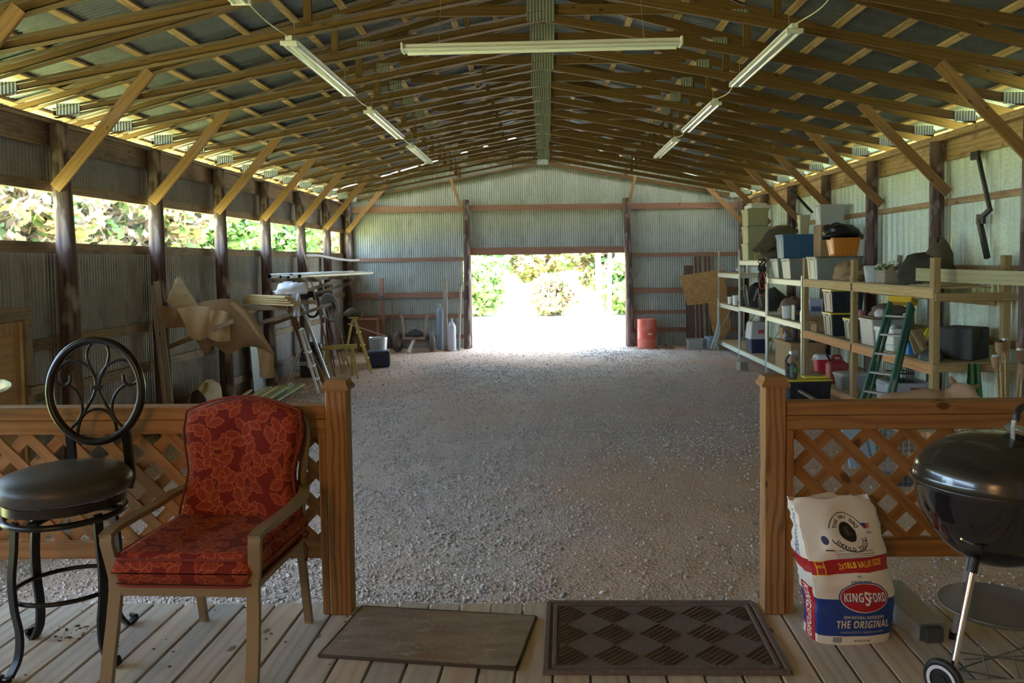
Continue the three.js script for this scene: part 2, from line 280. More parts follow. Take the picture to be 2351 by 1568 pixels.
// right wall
const wallR = structure('wall_right', 'pale ribbed metal right wall on log poles', 'wall');
{
  const rg = ribSheet(4.44);
  for (let i = 0; i < 29; i++) { const Z = -1.2 + 0.9144 * i; if (Z > 24.5) break; const o = mesh('ribbed_sheet', rg, ribM, wallR); o.position.set(XR, -0.04, -Z); o.rotation.y = -Math.PI / 2; }
  for (let k = 0; k < poleZ.length; k++) {
    const z1 = poleZ[k], z0 = k ? poleZ[k - 1] : -1.6, L = z1 - z0, zm = -(z0 + z1) / 2;
    const gb = (y0, y1, t = 0.038, x = XR - 0.045, m = purlinW, n = 'girt') => mesh(n, mv(cbox(t, y1 - y0, L - 0.006, 0.004), x, (y0 + y1) / 2, zm), m, wallR);
    gb(3.44, 3.54); gb(2.42, 2.52); gb(1.4, 1.51); gb(0.35, 0.46); gb(4.12, 4.42, 0.04, XR - 0.09, purlinW, 'wall_plate');
    for (const y of [4.441, 4.48, 4.519]) mesh('wall_plate', mv(cbox(y < 4.5 ? 0.24 : 0.14, 0.038, L, 0.003), XR - 0.12, y, zm), purlinW, wallR);
  }
  poleZ.forEach((Z, k) => {
    const p = mesh('pole', logGeo(4.42, 0.118, 0.105, [0.01, 0, 0.015 * Math.sin(k * 2), 0], 330 + k), bark, wallR); p.position.set(XR - 0.25, 0, -Z);
    mesh('knee_brace', beam([XR - 0.12, 3.62, -Z + 0.13], [4.84, 5.0, -Z + 0.13], 0.15, 0.038, [0, 0, 1]), braceW, wallR);
  });
}
// far gable wall with the open doorway
const wallF = structure('wall_far', 'corrugated gable end wall with an open doorway', 'wall');
const roofY = (x) => 6.33 - SL * Math.abs(x) + 0.145;
{
  for (let i = 0; i < 21; i++) {
    let x = XL + 0.3 + 0.61 * i; if (x > XR) break;
    const overDoor = x > -2.5 && x < 2.5; if (Math.abs(x - 2.64) < 0.1) x = 2.84;
    const y0 = overDoor ? 2.94 : -0.03;
    if (overDoor) { const o = mesh('corrugated_sheet', corr(0.677, 3, 0.0677, 0.0105, (q) => roofY(x + q) - y0 + 0.02), wallM[i % 2], wallF); o.position.set(x, y0, -ZF - (i % 2) * 0.003); }
    else { const o = mesh('corrugated_sheet', corr(0.677, 6, 0.0677, 0.0105, (q) => roofY(x + q) - y0 + 0.02), wallM[i % 2], wallF); o.position.set(x, y0, -ZF - (i % 2) * 0.003); }
  }
  { const o = mesh('corrugated_sheet', corr(0.5, 3, 0.0677, 0.0105, (q) => roofY(2.42 + q) - 2.92), wallM[0], wallF); o.position.set(2.42, 2.94, -ZF - 0.006); }
  const gb = (x0, x1, y0, y1, n = 'girt', z = -ZF + 0.04) => mesh(n, bx(x0, x1, y0, y1, z - 0.019, z + 0.019), redW, wallF);
  gb(XL + 0.1, -2.45, 4.2, 4.39, 'beam'); gb(-2.43, 2.55, 4.22, 4.40, 'beam', -ZF + 0.06); gb(2.57, XR - 0.1, 4.22, 4.40, 'beam');
  for (const [a, b] of [[2.69, 2.81], [1.57, 1.74], [0.94, 1.06], [0.3, 0.42]]) gb(XL + 0.1, -2.45, a, b);
  for (const [a, b] of [[2.75, 2.87], [1.64, 1.79], [0.99, 1.1], [0.42, 0.56]]) gb(2.57, XR - 0.1, a, b);
  gb(-2.4, 2.58, 2.885, 3.09, 'door_header', -ZF + 0.08); gb(-2.3, 0.5, 2.86, 2.9, 'door_header', -ZF + 0.05); mesh('door_jamb', bx(-2.3, -2.26, 0, 2.88, -ZF - 0.02, -ZF + 0.1), redW, wallF); mesh('door_jamb', bx(2.49, 2.53, 0, 2.88, -ZF - 0.02, -ZF + 0.1), redW, wallF);
  for (const [x, s] of [[-2.4, 0.02], [2.62, -0.12]]) { const p = mesh('pole', logGeo(4.55, 0.115, 0.1, [s, 0, 0.02, 0], 360 + x), bark, wallF); p.position.set(x, 0, -ZF + 0.24); }
  for (const [n, a, b] of [['corner_board', XL - 0.06, XL + 0.1], ['corner_board', XR - 0.1, XR + 0.06]]) mesh(n, bx(a, b, -0.03, 4.7, -ZF - 0.03, -ZF + 0.02), girtW, wallF), mesh(n, bx(a < 0 ? XL - 0.04 : XR, a < 0 ? XL : XR + 0.04, -0.03, 4.7, -ZF, -ZF + 0.4), girtW, wallF);
  mesh('brace', beam([-2.5, 4.3, -ZF + 0.35], [-2.82, 5.2, -ZF + 0.35], 0.09, 0.038), braceW, wallF); mesh('brace', beam([2.58, 4.35, -ZF + 0.35], [2.78, 5.2, -ZF + 0.35], 0.09, 0.038), braceW, wallF);
}
// wall behind the camera: the cabin that the deck belongs to
{
  const w = structure('wall_back', 'wooden cabin wall behind the deck', 'wall'), bm = wood([0.36, 0.24, 0.13], [0.25, 0.15, 0.07], { s: 91, lines: 6 });
  for (let x = XL; x < XR; x += 0.3) { const x1 = Math.min(x + 0.296, XR), h = Math.max(roofY(x), roofY(x1)) + 0.05; mesh('board', bx(x, x1, 0, h, ZB, ZB + 0.04), bm, w); }
}
// roof: trusses, purlins, corrugated sheets
const ceiling = structure('ceiling', 'underside of the corrugated metal roof on timber trusses', 'roof');
{
  const slantBar = (x0, y0, x1, y1, h) => { const L = Math.hypot(x1 - x0, y1 - y0), a = Math.atan2(y1 - y0, x1 - x0); return mv(rot(cbox(L, h * Math.cos(a), 0.038, 0.003), 0, 0, a), (x0 + x1) / 2, (y0 + y1) / 2 + h / 2, 0); };
  const YR = (x) => 6.33 - SL * Math.abs(x), YB = (x) => 5.6 - 0.184 * Math.abs(x);
  const protos = [0, 1].map((v) => {
    const t = new THREE.Group(); t.name = 'truss'; const w = trussW[v], w2 = trussW[1 - v];
    for (const s of [-1, 1]) {
      mesh('rafter', slantBar(0, YR(0), s * 6.85, YR(6.85), 0.138), w, t);
      mesh('bottom_chord', slantBar(0, YB(0), s * 6.02, YB(6.02), 0.112), w2, t);
      mesh('web', bx(s * 2.55 - 0.045, s * 2.55 + 0.045, YB(2.55) + 0.02, YR(2.55) + 0.1, -0.058, -0.02), w, t);
      for (const [x, y, gw, gh] of [[s * 2.45, YR(2.45) - 0.1, 0.2, 0.15], [s * 5.85, YB(5.85) + 0.0, 0.3, 0.14]]) { const q = mesh('gusset_plate', corr(gw, gh, 0.04, 0.005), gussetM, t); q.position.set(x, y, 0.028); }
    }
    mesh('collar_tie', bx(-2.2, 2.2, 5.68, 5.81, -0.06, -0.022), w, t);
    const q = mesh('gusset_plate', corr(0.34, 0.34, 0.04, 0.005), gussetM, t); q.position.set(0, 5.585, 0.028);
    const q2 = mesh('gusset_plate', corr(0.3, 0.3, 0.04, 0.005), gussetM, t); q2.position.set(0, 6.2, 0.028);
    mesh('web', bx(-0.045, 0.045, 5.7, 6.35, -0.02, 0.018), w2, t);
    mesh('block', bx(-0.9 - 0.03, -0.9 + 0.03, 5.52, 5.62, 0.02, 0.09), w, t);
    return t;
  });
  for (let k = -8; k <= 12; k++) { const t = protos[k & 1].clone(); t.position.set(rr(-0.02, 0.02), rr(-0.012, 0.012), -(9.97 + 1.21 * k)); ceiling.add(t); }
  const a = Math.atan(SL), ca = Math.cos(a), top = 6.33 + 0.138;
  for (const s of [-1, 1]) for (let i = 0; i < 12; i++) {
    const d = 0.1 + 0.61 * i, x = d * ca, y = top - SL * x + 0.02 / ca;
    for (let k = 0; k < 3; k++) { const o = mesh('purlin', cbox(0.09, 0.036, 8.86, 0.003), purlinW, ceiling); o.position.set(s * x, y, ZB + 0.25 - 4.45 - 8.88 * k); o.rotation.z = -s * a; }
  }
  const sky = M({ color: [0.85, 0.88, 0.84], roughness: 1, transmission: 0.6, thickness: 0, side: 2 });
  for (const s of [-1, 1]) for (let i = 0; i < 45; i++) {
    const Z = -1.6 + 0.61 * i; if (Z > 25.2) break;
    const skyl = i === 41, o = mesh(skyl ? 'skylight_sheet' : 'corrugated_sheet', corr(skyl ? 0.22 : 0.677, 7.2), skyl ? sky : roofM[(i + (s > 0)) % 2], ceiling);
    const up = V(-s * ca, Math.sin(a), 0), nn = V(s * Math.sin(a), ca, 0), xx = V().crossVectors(up, nn), m = new THREE.Matrix4().makeBasis(xx, up, nn);
    m.setPosition(V(s * 7.2 * ca, top + 0.05 - SL * 7.2 * ca + (i % 2) * 0.003, -Z - (skyl ? 0.2 : 0))); o.applyMatrix4(m);
    if (skyl) { const e = mesh('corrugated_sheet', corr(0.45, 7.2), roofM[0], ceiling); e.applyMatrix4(m.setPosition(V(s * 7.2 * ca, top + 0.052 - SL * 7.2 * ca, -Z + 0.12))); }
  }
  for (const s of [-1, 1]) { const c = mesh('ridge_cap', bx(0, 0.25, -0.002, 0.002, -13.5, 13.5, 0), roofM[0], ceiling); c.position.set(0, top + 0.08, ZB - 13.2); c.rotation.z = s > 0 ? -a : Math.PI + a; }
}
// ───────────── deck ─────────────
const DY = 1.075, deckTurn = -0.025;
const deck = structure('deck', 'raised wooden deck of pale weathered boards', 'deck'); deck.position.set(0, DY, -3.6); deck.rotation.y = deckTurn;
{
  const pitch = 0.1437, geo = [0, 1, 2, 3, 4].map((i) => cbox(0.1335, 0.03, 5.2, 0.003, i * 0.7, i * 0.37));
  for (let i = -29; i <= 26; i++) { const o = mesh('deck_board', geo[(i + 40) % 5], deckW[(i * 7 + 300) % 3], deck); o.position.set(-0.043 + i * pitch, -0.015 + rr(-0.0008, 0.0008), 2.6 + rr(-0.004, 0.004)); }
  mesh('rim_joist', bx(-4.2, 3.8, -0.22, -0.03, 0.01, 0.05), greyW, deck);
  for (let z = 0.45; z < 5.2; z += 0.6) mesh('joist', bx(-4.2, 3.8, -0.22, -0.031, z, z + 0.038), greyW, deck);
  for (let x = -4; x < 4; x += 1.9) mesh('support_post', bx(x, x + 0.09, -DY, -0.22, 0.02, 0.11), greyW, deck);
  // fallen bits of dirt and leaf litter
  const dg = []; for (let i = 0; i < 130; i++) { const s = rr(0.0015, 0.005) * (rnd() < 0.08 ? 1.8 : 1), cl = i < 45, x = cl ? -2.05 + rr(-0.22, 0.22) * rr(0, 1) : rr(-2.6, -0.7) + (rnd() < 0.15 ? rr(0.4, 2.6) : 0), z = cl ? 0.3 + rr(-0.07, 0.07) : rr(0.03, 1.1); dg.push(mv(rot(new THREE.IcosahedronGeometry(s, 0), rr(0, 3), rr(0, 3)).scale(rr(0.8, 2), 0.7, rr(0.6, 1.2)), x, s * 0.3, z)); }
  const d = mesh('litter', dg, M({ color: [0.07, 0.045, 0.03], roughness: 1 }), deck); d.userData.kind = 'stuff';
}
function railing(label, x0, x1, newels) {   // deck frame: x along the edge, z towards the camera
  const t = thing('deck_railing', label, 'railing', [0, DY, -3.6], deckTurn, 'deck railings'), ZC = 0.08;
  for (const nx of newels) {
    const n = mesh('newel_post', bx(nx - 0.046, nx + 0.046, 0, 1.02, ZC - 0.046, ZC + 0.046, 0.004), newelW, t);
    n.geometry.rotateZ(0); const cap = [[0.06, 0], [0.062, 0.012], [0.05, 0.028], [0.046, 0.045], [0, 0.047]];
    mesh('cap', lathe(cap.map(([a, b]) => [a * 1.4142, b]), 4).rotateY(Math.PI / 4).translate(nx, 1.015, ZC).toNonIndexed(), newelW, n).geometry.computeVertexNormals();
  }
  mesh('top_rail', bx(x0, x1, 0.888, 0.945, ZC - 0.052, ZC + 0.037, 0.004), railW, t);
  mesh('rail_board', bx(x0, x1, 0.824, 0.886, ZC - 0.005, ZC + 0.034, 0.003), railW, t);
  mesh('bottom_rail', bx(x0, x1, 0.255, 0.33, ZC - 0.005, ZC + 0.034, 0.003), railW, t);
  mesh('bottom_rail', bx(x0, x1, 0.255, 0.322, ZC - 0.052, ZC - 0.016, 0.003), railW, t);
  for (const e of [[x0, x0 + 0.034], [x1 - 0.034, x1]]) mesh('trim_strip', bx(e[0], e[1], 0, 0.824, ZC + 0.0, ZC + 0.036), railW, t);
  const y0 = 0.29, y1 = 0.86, P = 0.165;
  for (const dir of [1, -1]) for (let c = x0 - 0.8 + (dir > 0 ? 0 : 0.05); c < x1 + 0.8; c += P) {   // slat centreline: x = c + dir * (y - y0)
    let a = y0, b = y1; const ya = (x) => y0 + (x - c) * dir, lim = [ya(x0 + 0.01), ya(x1 - 0.01)].sort((p, q) => p - q); a = Math.max(a, lim[0]); b = Math.min(b, lim[1]);
    if (b - a < 0.05) continue; const z = ZC - 0.005 + (dir < 0 ? 0.0 : -0.0085);
    mesh('lattice_slat', beam([c + dir * (a - y0), a, z], [c + dir * (b - y0), b, z], 0.05, 0.008, [0, 0, 1], 0.001), slatW, t);
  }
  return t;
}
railing('wooden lattice railing behind the red cushioned chair, with capped end post', -3.4, -0.98, [-0.93, -3.44]);
railing('wooden lattice railing behind the black kettle grill, with capped end post', 1.055, 3.4, [1.005, 3.44]);
// porch lamp on the cabin wall behind the camera
{
  const t = thing('porch_lamp', 'two-bulb porch lamp on the cabin wall behind the deck', 'lamp', [-1.6, 3.15, ZB]);
  mesh('back_plate', mv(cbox(0.3, 0.1, 0.03, 0.006), 0, 0, -0.015), bronzeMetal, t);
  const bm = M({ color: [1, 0.8, 0.5], emissive: new THREE.Color().setRGB(1, 0.55, 0.2), emissiveIntensity: 4 });
  for (const s of [-1, 1]) {
    mesh('arm', tube([[s * 0.09, 0, -0.03], [s * 0.09, 0.02, -0.09], [s * 0.09, -0.03, -0.12]], 0.008, 12), bronzeMetal, t);
    mesh('bulb', mv(new THREE.SphereGeometry(0.03, 20, 14).scale(1, 1.25, 1), s * 0.09, -0.065, -0.12), bm, t);
    const l = new THREE.PointLight(new THREE.Color().setRGB(1, 0.60, 0.26), LAMP, 0, 2); l.position.set(s * 0.09, -0.065, -0.12); l.castShadow = true; t.add(l);
  }
}
// ───────────── trees beyond the openings ─────────────
{
  const leafG = M({ color: [1, 1, 1], vertexColors: true, roughness: 0.95, transmission: 0.35, thickness: 0, side: 2 });
  const crown = (n, rx, ry, size, cols) => {
    const pos = [], col = [], nor = []; const clumps = []; for (let i = 0; i < 44; i++) { const a = rr(0, 6.28), h = rr(-1, 1), q = Math.sqrt(1 - h * h) * rr(0.2, 0.72); clumps.push([Math.cos(a) * q * rx, h * ry * 0.72, Math.sin(a) * q * rx, rr(0.24, 0.34)]); }
    const A = V(), B = V(), N = V();
    for (let i = 0; i < n; i++) {
      const c = clumps[i % 44]; A.set(rr(-1, 1), rr(-1, 1), rr(-1, 1)).normalize(); const R = c[3] * rx * Math.pow(rnd(), 0.4), px = c[0] + A.x * R, py = c[1] + A.y * R * 0.8, pz = c[2] + A.z * R, s = size * rr(0.6, 1.3);
      N.set(rr(-1, 1), rr(-0.2, 1.4), rr(-1, 1)).normalize(); A.set(rr(-1, 1), rr(-1, 1), rr(-1, 1)).cross(N).normalize(); B.crossVectors(N, A);
      const P = (a, b) => [px + (A.x * a + B.x * b) * s, py + (A.y * a + B.y * b) * s, pz + (A.z * a + B.z * b) * s];
      const q = [P(-1, 0), P(0, -0.5), P(1, 0), P(0, 0.5)]; pos.push(...q[0], ...q[1], ...q[2], ...q[0], ...q[2], ...q[3]);
      const k = cols[Math.floor(rnd() * cols.length)], t = rr(0.75, 1.2); for (let j = 0; j < 6; j++) { col.push(k[0] * t, k[1] * t, k[2] * t); nor.push(N.x, N.y, N.z); }
    }
    const g = new THREE.BufferGeometry(); g.setAttribute('position', new THREE.Float32BufferAttribute(pos, 3)); g.setAttribute('normal', new THREE.Float32BufferAttribute(nor, 3)); g.setAttribute('color', new THREE.Float32BufferAttribute(col, 3)); return g;
  };
  const G = [[0.18, 0.33, 0.08], [0.23, 0.38, 0.10], [0.12, 0.25, 0.055], [0.27, 0.37, 0.14]], Pk = [[0.33, 0.23, 0.165], [0.29, 0.25, 0.14], [0.36, 0.27, 0.20], [0.17, 0.27, 0.08]];
  const tm = M({ color: [0.20, 0.15, 0.12], roughness: 1 });
  const proto = (cols, n, rx, ry, th, size = 0.21) => { const g = crown(n, rx, ry, size, cols); const tg = [rod([0, 0, 0], [0.05, th, 0.05], 0.16, 10, 0.1)]; for (let i = 0; i < 6; i++) { const a = i * 1.1, y = th * (0.45 + 0.08 * i); tg.push(rod([0.05, y, 0.02], [Math.cos(a) * rx * 0.6, y + ry * 0.45, Math.sin(a) * rx * 0.6], 0.05, 6, 0.02)); } return { g, t: merge(tg), th }; };
  const kinds = [proto(G, 12000, 3.4, 3.8, 4.2), proto(Pk, 12000, 3.4, 3.6, 4.0), proto(G, 4000, 2.2, 1.6, 1.6), proto(Pk, 3200, 1.8, 1.1, 1.1, 0.18)];
  const add = (k, x, z, s, name, label, group) => { const p = kinds[k], t = thing(name, (k % 2 ? 'tan-leaved ' : 'green-leaved ') + label, name.includes('bush') ? 'bush' : 'tree', [x, -0.05, z], rr(0, 6.28), group); t.scale.set(s, s * rr(0.9, 1.15), s); mesh('trunk', p.t, tm, t); const c = mesh('crown', p.g, leafG, t); c.position.y = p.th; };
  const Ls = 'tree seen beyond the long open strip of the left wall', Fs = 'tree at the edge of the yard outside the doorway', Bs = 'low bush at the edge of the yard outside the doorway', Bl = 'low bush growing outside the long open strip';
  for (let i = 0; i < 6; i++) add([1, 1, 0, 0, 1, 0][i], -14.6 + rr(-0.4, 0.4), -20.5 - 7.4 * i, 1, 'tree', Ls, 'trees beyond the left wall');
  for (let i = 0; i < 6; i++) add([0, 1, 0, 0, 1, 0][i], -22.6 + rr(-0.3, 0.3), -23.8 - 7.6 * i, 1.05, 'tree', Ls, 'trees beyond the left wall');
  for (const [k, x, z, s] of [[0, -4.2, -45, 1], [1, 3, -45, 1], [0, 10.2, -45, 1], [0, -8, -53.2, 1.1], [1, -0.4, -53.2, 1.1], [0, 7.2, -53.2, 1.1], [1, 14.8, -53.2, 1.1]]) add(k, x, z, s, 'tree', Fs, 'trees beyond the doorway');
  for (const [k, x, z, s] of [[2, -7.2, -39.2, 0.8], [2, -3.5, -39.4, 0.85], [3, 0.3, -39.2, 1], [2, 4.1, -39.5, 0.85], [2, 7.8, -39.2, 0.8]]) add(k, x, z, s, 'bush', Bs, 'bushes beyond the doorway');
  const sl = thing('bare_trunk', 'slender pale tree trunk standing right inside the doorway view', 'tree', [2.95, -0.05, -36.6]);
  mesh('trunk', [rod([0, 0, 0], [0.1, 5.6, 0], 0.11, 10, 0.07), rod([0.1, 3.6, 0], [0.9, 5.4, 0.3], 0.04, 6, 0.02)], M({ color: [0.42, 0.38, 0.34], roughness: 1 }), sl);
  const sl2 = thing('bare_trunk', 'darker tree trunk just left of the slender pale trunk', 'tree', [2.55, -0.05, -37.2]);
  mesh('trunk', [rod([0, 0, 0], [-0.1, 6, 0], 0.16, 10, 0.1)], tm, sl2);
}

// ───────────── on the deck ─────────────
function sweep(pts, w, t, ref = [1, 0, 0], n = 40) {   // flat bar swept along a curve, w measured along `ref`
  const c = new THREE.CatmullRomCurve3(pts.map((p) => V(...p)), false, 'centripetal'), pos = [], uv = [], idx = [], R = V(...ref);
  const pr = [[-1, -1], [1, -1], [1, 1], [-1, 1]], add = (P, T, L) => { const side = R.clone().addScaledVector(T, -R.dot(T)).normalize(), nn = V().crossVectors(T, side); for (let k = 0; k < 4; k++) for (const q of [pr[k], pr[(k + 1) % 4]]) { const v = P.clone().addScaledVector(side, (q[0] * w) / 2).addScaledVector(nn, (q[1] * t) / 2); pos.push(v.x, v.y, v.z); uv.push(L, k * 0.1 + (q === pr[k] ? 0 : 0.1)); } };
  for (let i = 0; i <= n; i++) add(c.getPointAt(i / n), c.getTangentAt(i / n), i / n);
  for (let i = 0; i < n; i++) for (let k = 0; k < 4; k++) { const a = i * 8 + k * 2, b = a + 1, d = a + 8, e = b + 8; idx.push(a, b, e, a, e, d); }
  for (const o of [0, n * 8]) idx.push(o, o + 2, o + 4, o, o + 4, o + 6);
  const g = new THREE.BufferGeometry(); g.setAttribute('position', new THREE.Float32BufferAttribute(pos, 3)); g.setAttribute('uv', new THREE.Float32BufferAttribute(uv, 2)); g.setIndex(idx); g.computeVertexNormals(); return g;
}
function canvasTex(w, h, draw) { const c = document.createElement('canvas'); c.width = w; c.height = h; draw(c.getContext('2d'), w, h); const t = new THREE.CanvasTexture(c); t.colorSpace = THREE.SRGBColorSpace; t.wrapS = t.wrapT = THREE.RepeatWrapping; return t; }
const floral = canvasTex(1024, 1024, (g) => {
  g.fillStyle = '#7d1a10'; g.fillRect(0, 0, 1024, 1024);
  for (let i = 0; i < 9000; i++) { g.fillStyle = `rgba(${rnd() < 0.5 ? '60,8,6' : '170,50,30'},0.10)`; g.fillRect(rnd() * 1024, rnd() * 1024, 5, 2); }
  const leaf = (x, y, a, s, flip) => {   // lobed acanthus leaf
    g.save(); g.translate(x, y); g.rotate(a); g.scale(s, flip ? -s : s);
    const L = 104, w = (t, k) => k * (6 + 30 * Math.pow(Math.sin(Math.PI * Math.min(1, 0.12 + 0.9 * t)), 0.8) * (0.62 + 0.42 * Math.abs(Math.sin(t * Math.PI * 3.4)))), by = (t) => -16 * Math.sin(t * 2.2);
    g.beginPath(); g.moveTo(0, 0); for (let i = 1; i <= 34; i++) { const t = i / 34; g.lineTo(t * L, by(t) - w(t, t < 0.25 ? t * 3.2 : 0.8)); } for (let i = 34; i >= 0; i--) { const t = i / 34; g.lineTo(t * L + 4, by(t) + w(t, t < 0.25 ? t * 4 : 1)); } g.closePath();
    g.fillStyle = '#a23c1e'; g.fill(); g.lineWidth = 2.6; g.lineJoin = 'round'; g.strokeStyle = '#d88a52'; g.stroke();
    g.beginPath(); g.moveTo(0, 0); for (let i = 1; i <= 12; i++) g.lineTo((i / 13) * L, by(i / 13)); for (const q of [0.25, 0.5, 0.72]) { g.moveTo(q * L - 12, by(q)); g.lineTo(q * L + 10, by(q) - 14); g.moveTo(q * L - 10, by(q)); g.lineTo(q * L + 12, by(q) + 17); } g.lineWidth = 1.7; g.strokeStyle = '#71170d'; g.stroke(); g.restore();
  };
  const wrap = (f) => { for (const dx of [-1024, 0, 1024]) for (const dy of [-1024, 0, 1024]) { g.save(); g.translate(dx, dy); f(); g.restore(); } };
  for (let j = 0; j < 4; j++) for (let i = 0; i < 4; i++) {
    const cx = i * 256 + (j % 2) * 128 + rr(-24, 24), cy = j * 256 + rr(-24, 24), d = rr(0, 6.28), n = 9, items = [];
    for (let k = 0; k < n; k++) items.push([cx + Math.cos(d + k * 0.62) * (20 + 15 * k), cy + Math.sin(d + k * 0.62) * (20 + 15 * k), d + k * 0.62 + (k % 2 ? 0.5 : 2.3) + rr(-0.2, 0.2), rr(0.95, 1.35), k % 2]);
    wrap(() => { g.beginPath(); items.forEach((q, k) => (k ? g.lineTo(q[0], q[1]) : g.moveTo(q[0], q[1]))); g.lineWidth = 5; g.strokeStyle = '#a04a26'; g.stroke(); items.forEach((q) => leaf(...q)); });
  }
});
floral.repeat.set(1.75, 1.75);
const fabric = M({ map: floral, color: [0.78, 0.74, 0.74], roughness: 0.95, sheen: 0.3, sheenColor: new THREE.Color(0.5, 0.2, 0.12), sheenRoughness: 0.6 }), piping = M({ color: [0.20, 0.03, 0.02], roughness: 0.9 });
function cushion(hw, top, H, T, e = 8, dimples = []) {   // upright pad: x across, y up, z thickness
  const th = (u, v) => { let t = T * Math.pow(Math.max(0, 1 - Math.pow(Math.abs(u), e)), 0.3) * Math.pow(Math.max(0, 1 - Math.pow(Math.abs(2 * v - 1), e)), 0.3); for (const [du, dv, r, a] of dimples) t -= a * Math.exp(-((u - du) ** 2 + ((v - dv) * 2) ** 2) / (r * r)); return Math.max(0.004, t); };
  const side = (s) => grid(26, 26, (p, q) => { const u = (s > 0 ? 2 * p - 1 : 1 - 2 * p), v = q, x = u * hw(v); return [x, v * (H - top * u * u), s * (th(u, v) / 2) * (s > 0 ? 1.15 : 0.85)]; }, (p, q) => { const u = s > 0 ? 2 * p - 1 : 1 - 2 * p, k = (T - th(u, q)) * 0.5; return [u * 0.25 + Math.sign(u) * (Math.abs(u) > 0.8 ? k : 0), q * H + (Math.abs(2 * q - 1) > 0.8 ? Math.sign(2 * q - 1) * k : 0)]; });
  return merge([side(1).toNonIndexed(), side(-1).toNonIndexed()]);
}
{
  const t = thing('patio_chair', 'bronze metal patio armchair with red floral back and seat cushions', 'chair', [-1.312, DY, -3.1], -0.06);
  for (const s of [-1, 1]) {
    mesh('front_leg', sweep([[s * 0.268, 0, 0.33], [s * 0.268, 0.13, 0.30], [s * 0.262, 0.30, 0.265], [s * 0.258, 0.42, 0.25], [s * 0.268, 0.5, 0.256], [s * 0.276, 0.585, 0.268], [s * 0.276, 0.602, 0.258]], 0.045, 0.022, [1, 0, 0]), bronzeMetal, t);
    mesh('armrest', sweep([[s * 0.276, 0.596, 0.278], [s * 0.279, 0.606, 0.23], [s * 0.286, 0.606, 0.1], [s * 0.286, 0.606, -0.08], [s * 0.282, 0.615, -0.2], [s * 0.25, 0.62, -0.29]], 0.046, 0.02, [1, 0, 0]), bronzeMetal, t);
    mesh('rear_leg', sweep([[s * 0.237, 0, -0.345], [s * 0.236, 0.2, -0.305], [s * 0.235, 0.4, -0.27]], 0.03, 0.026, [1, 0, 0], 20), bronzeMetal, t);
    mesh('back_frame', sweep([[s * 0.235, 0.39, -0.268], [s * 0.24, 0.65, -0.30], [s * 0.235, 0.9, -0.345], [s * 0.14, 0.945, -0.355], [0, 0.95, -0.356]], 0.028, 0.022, [1, 0, 0.2], 30), bronzeMetal, t);
    mesh('seat_rail', beam([s * 0.245, 0.395, 0.25], [s * 0.235, 0.395, -0.27], 0.028, 0.034, [0, 1, 0]), bronzeMetal, t);
  }
  mesh('seat_rail', bx(-0.25, 0.25, 0.372, 0.412, 0.235, 0.262), bronzeMetal, t); mesh('seat_rail', bx(-0.235, 0.235, 0.38, 0.41, -0.28, -0.255), bronzeMetal, t);
  mesh('sling', bx(-0.24, 0.24, 0.398, 0.408, -0.26, 0.24), darkGrey, t);
  const sc = mesh('seat_cushion', cushion((v) => 0.258 + 0.012 * (v), 0.0, 0.57, 0.118, 22, [[0, 0.45, 0.5, 0.012]]).rotateX(-Math.PI / 2).translate(0, 0.466, 0.285), fabric, t);
  const loop = (y, s) => { const p = []; for (let i = 0; i < 28; i++) { const a = (i / 28) * 6.2832, q = (x) => Math.sign(x) * Math.pow(Math.abs(x), 0.18); p.push([0.263 * q(Math.cos(a)), y, 0.002 + 0.28 * q(Math.sin(a)) * s]); } return tube(p, 0.005, 120, 6, true); };
  mesh('piping', loop(0.516, 1), piping, sc); mesh('piping', loop(0.418, 1), piping, sc);
  const bw = (v) => 0.258 - 0.03 * Math.exp(-((v - 0.5) ** 2) / 0.045) - 0.012 * clamp((v - 0.85) * 6);
  const bc = mesh('back_cushion', cushion(bw, 0.062, 0.585, 0.115, 10, [[0, 0.72, 0.2, 0.03], [0.02, 0.36, 0.22, 0.02]]), fabric, t); put(bc, 0, 0.43, -0.225, -0.17, 0, 0);
  const pp = []; for (let i = 0; i <= 20; i++) { const v = i / 20; pp.push([-bw(v), v * (0.585 - 0.062), 0.04]); } for (let i = 1; i < 12; i++) { const u = -1 + i / 6; pp.push([u * bw(1), 0.585 - 0.062 * u * u, 0.04]); } for (let i = 20; i >= 0; i--) { const v = i / 20; pp.push([bw(v), v * 0.523, 0.04]); }
  mesh('piping', tube(pp, 0.0055, 160, 6, true), piping, bc);
  mesh('tie_string', [tube([[0.22, 0.42, -0.27], [0.26, 0.36, -0.28], [0.255, 0.3, -0.28], [0.24, 0.33, -0.285], [0.235, 0.4, -0.28]], 0.004, 24), tube([[0.23, 0.44, -0.26], [0.27, 0.43, -0.27], [0.25, 0.40, -0.29], [0.23, 0.42, -0.28]], 0.006, 20)], piping, t);
}
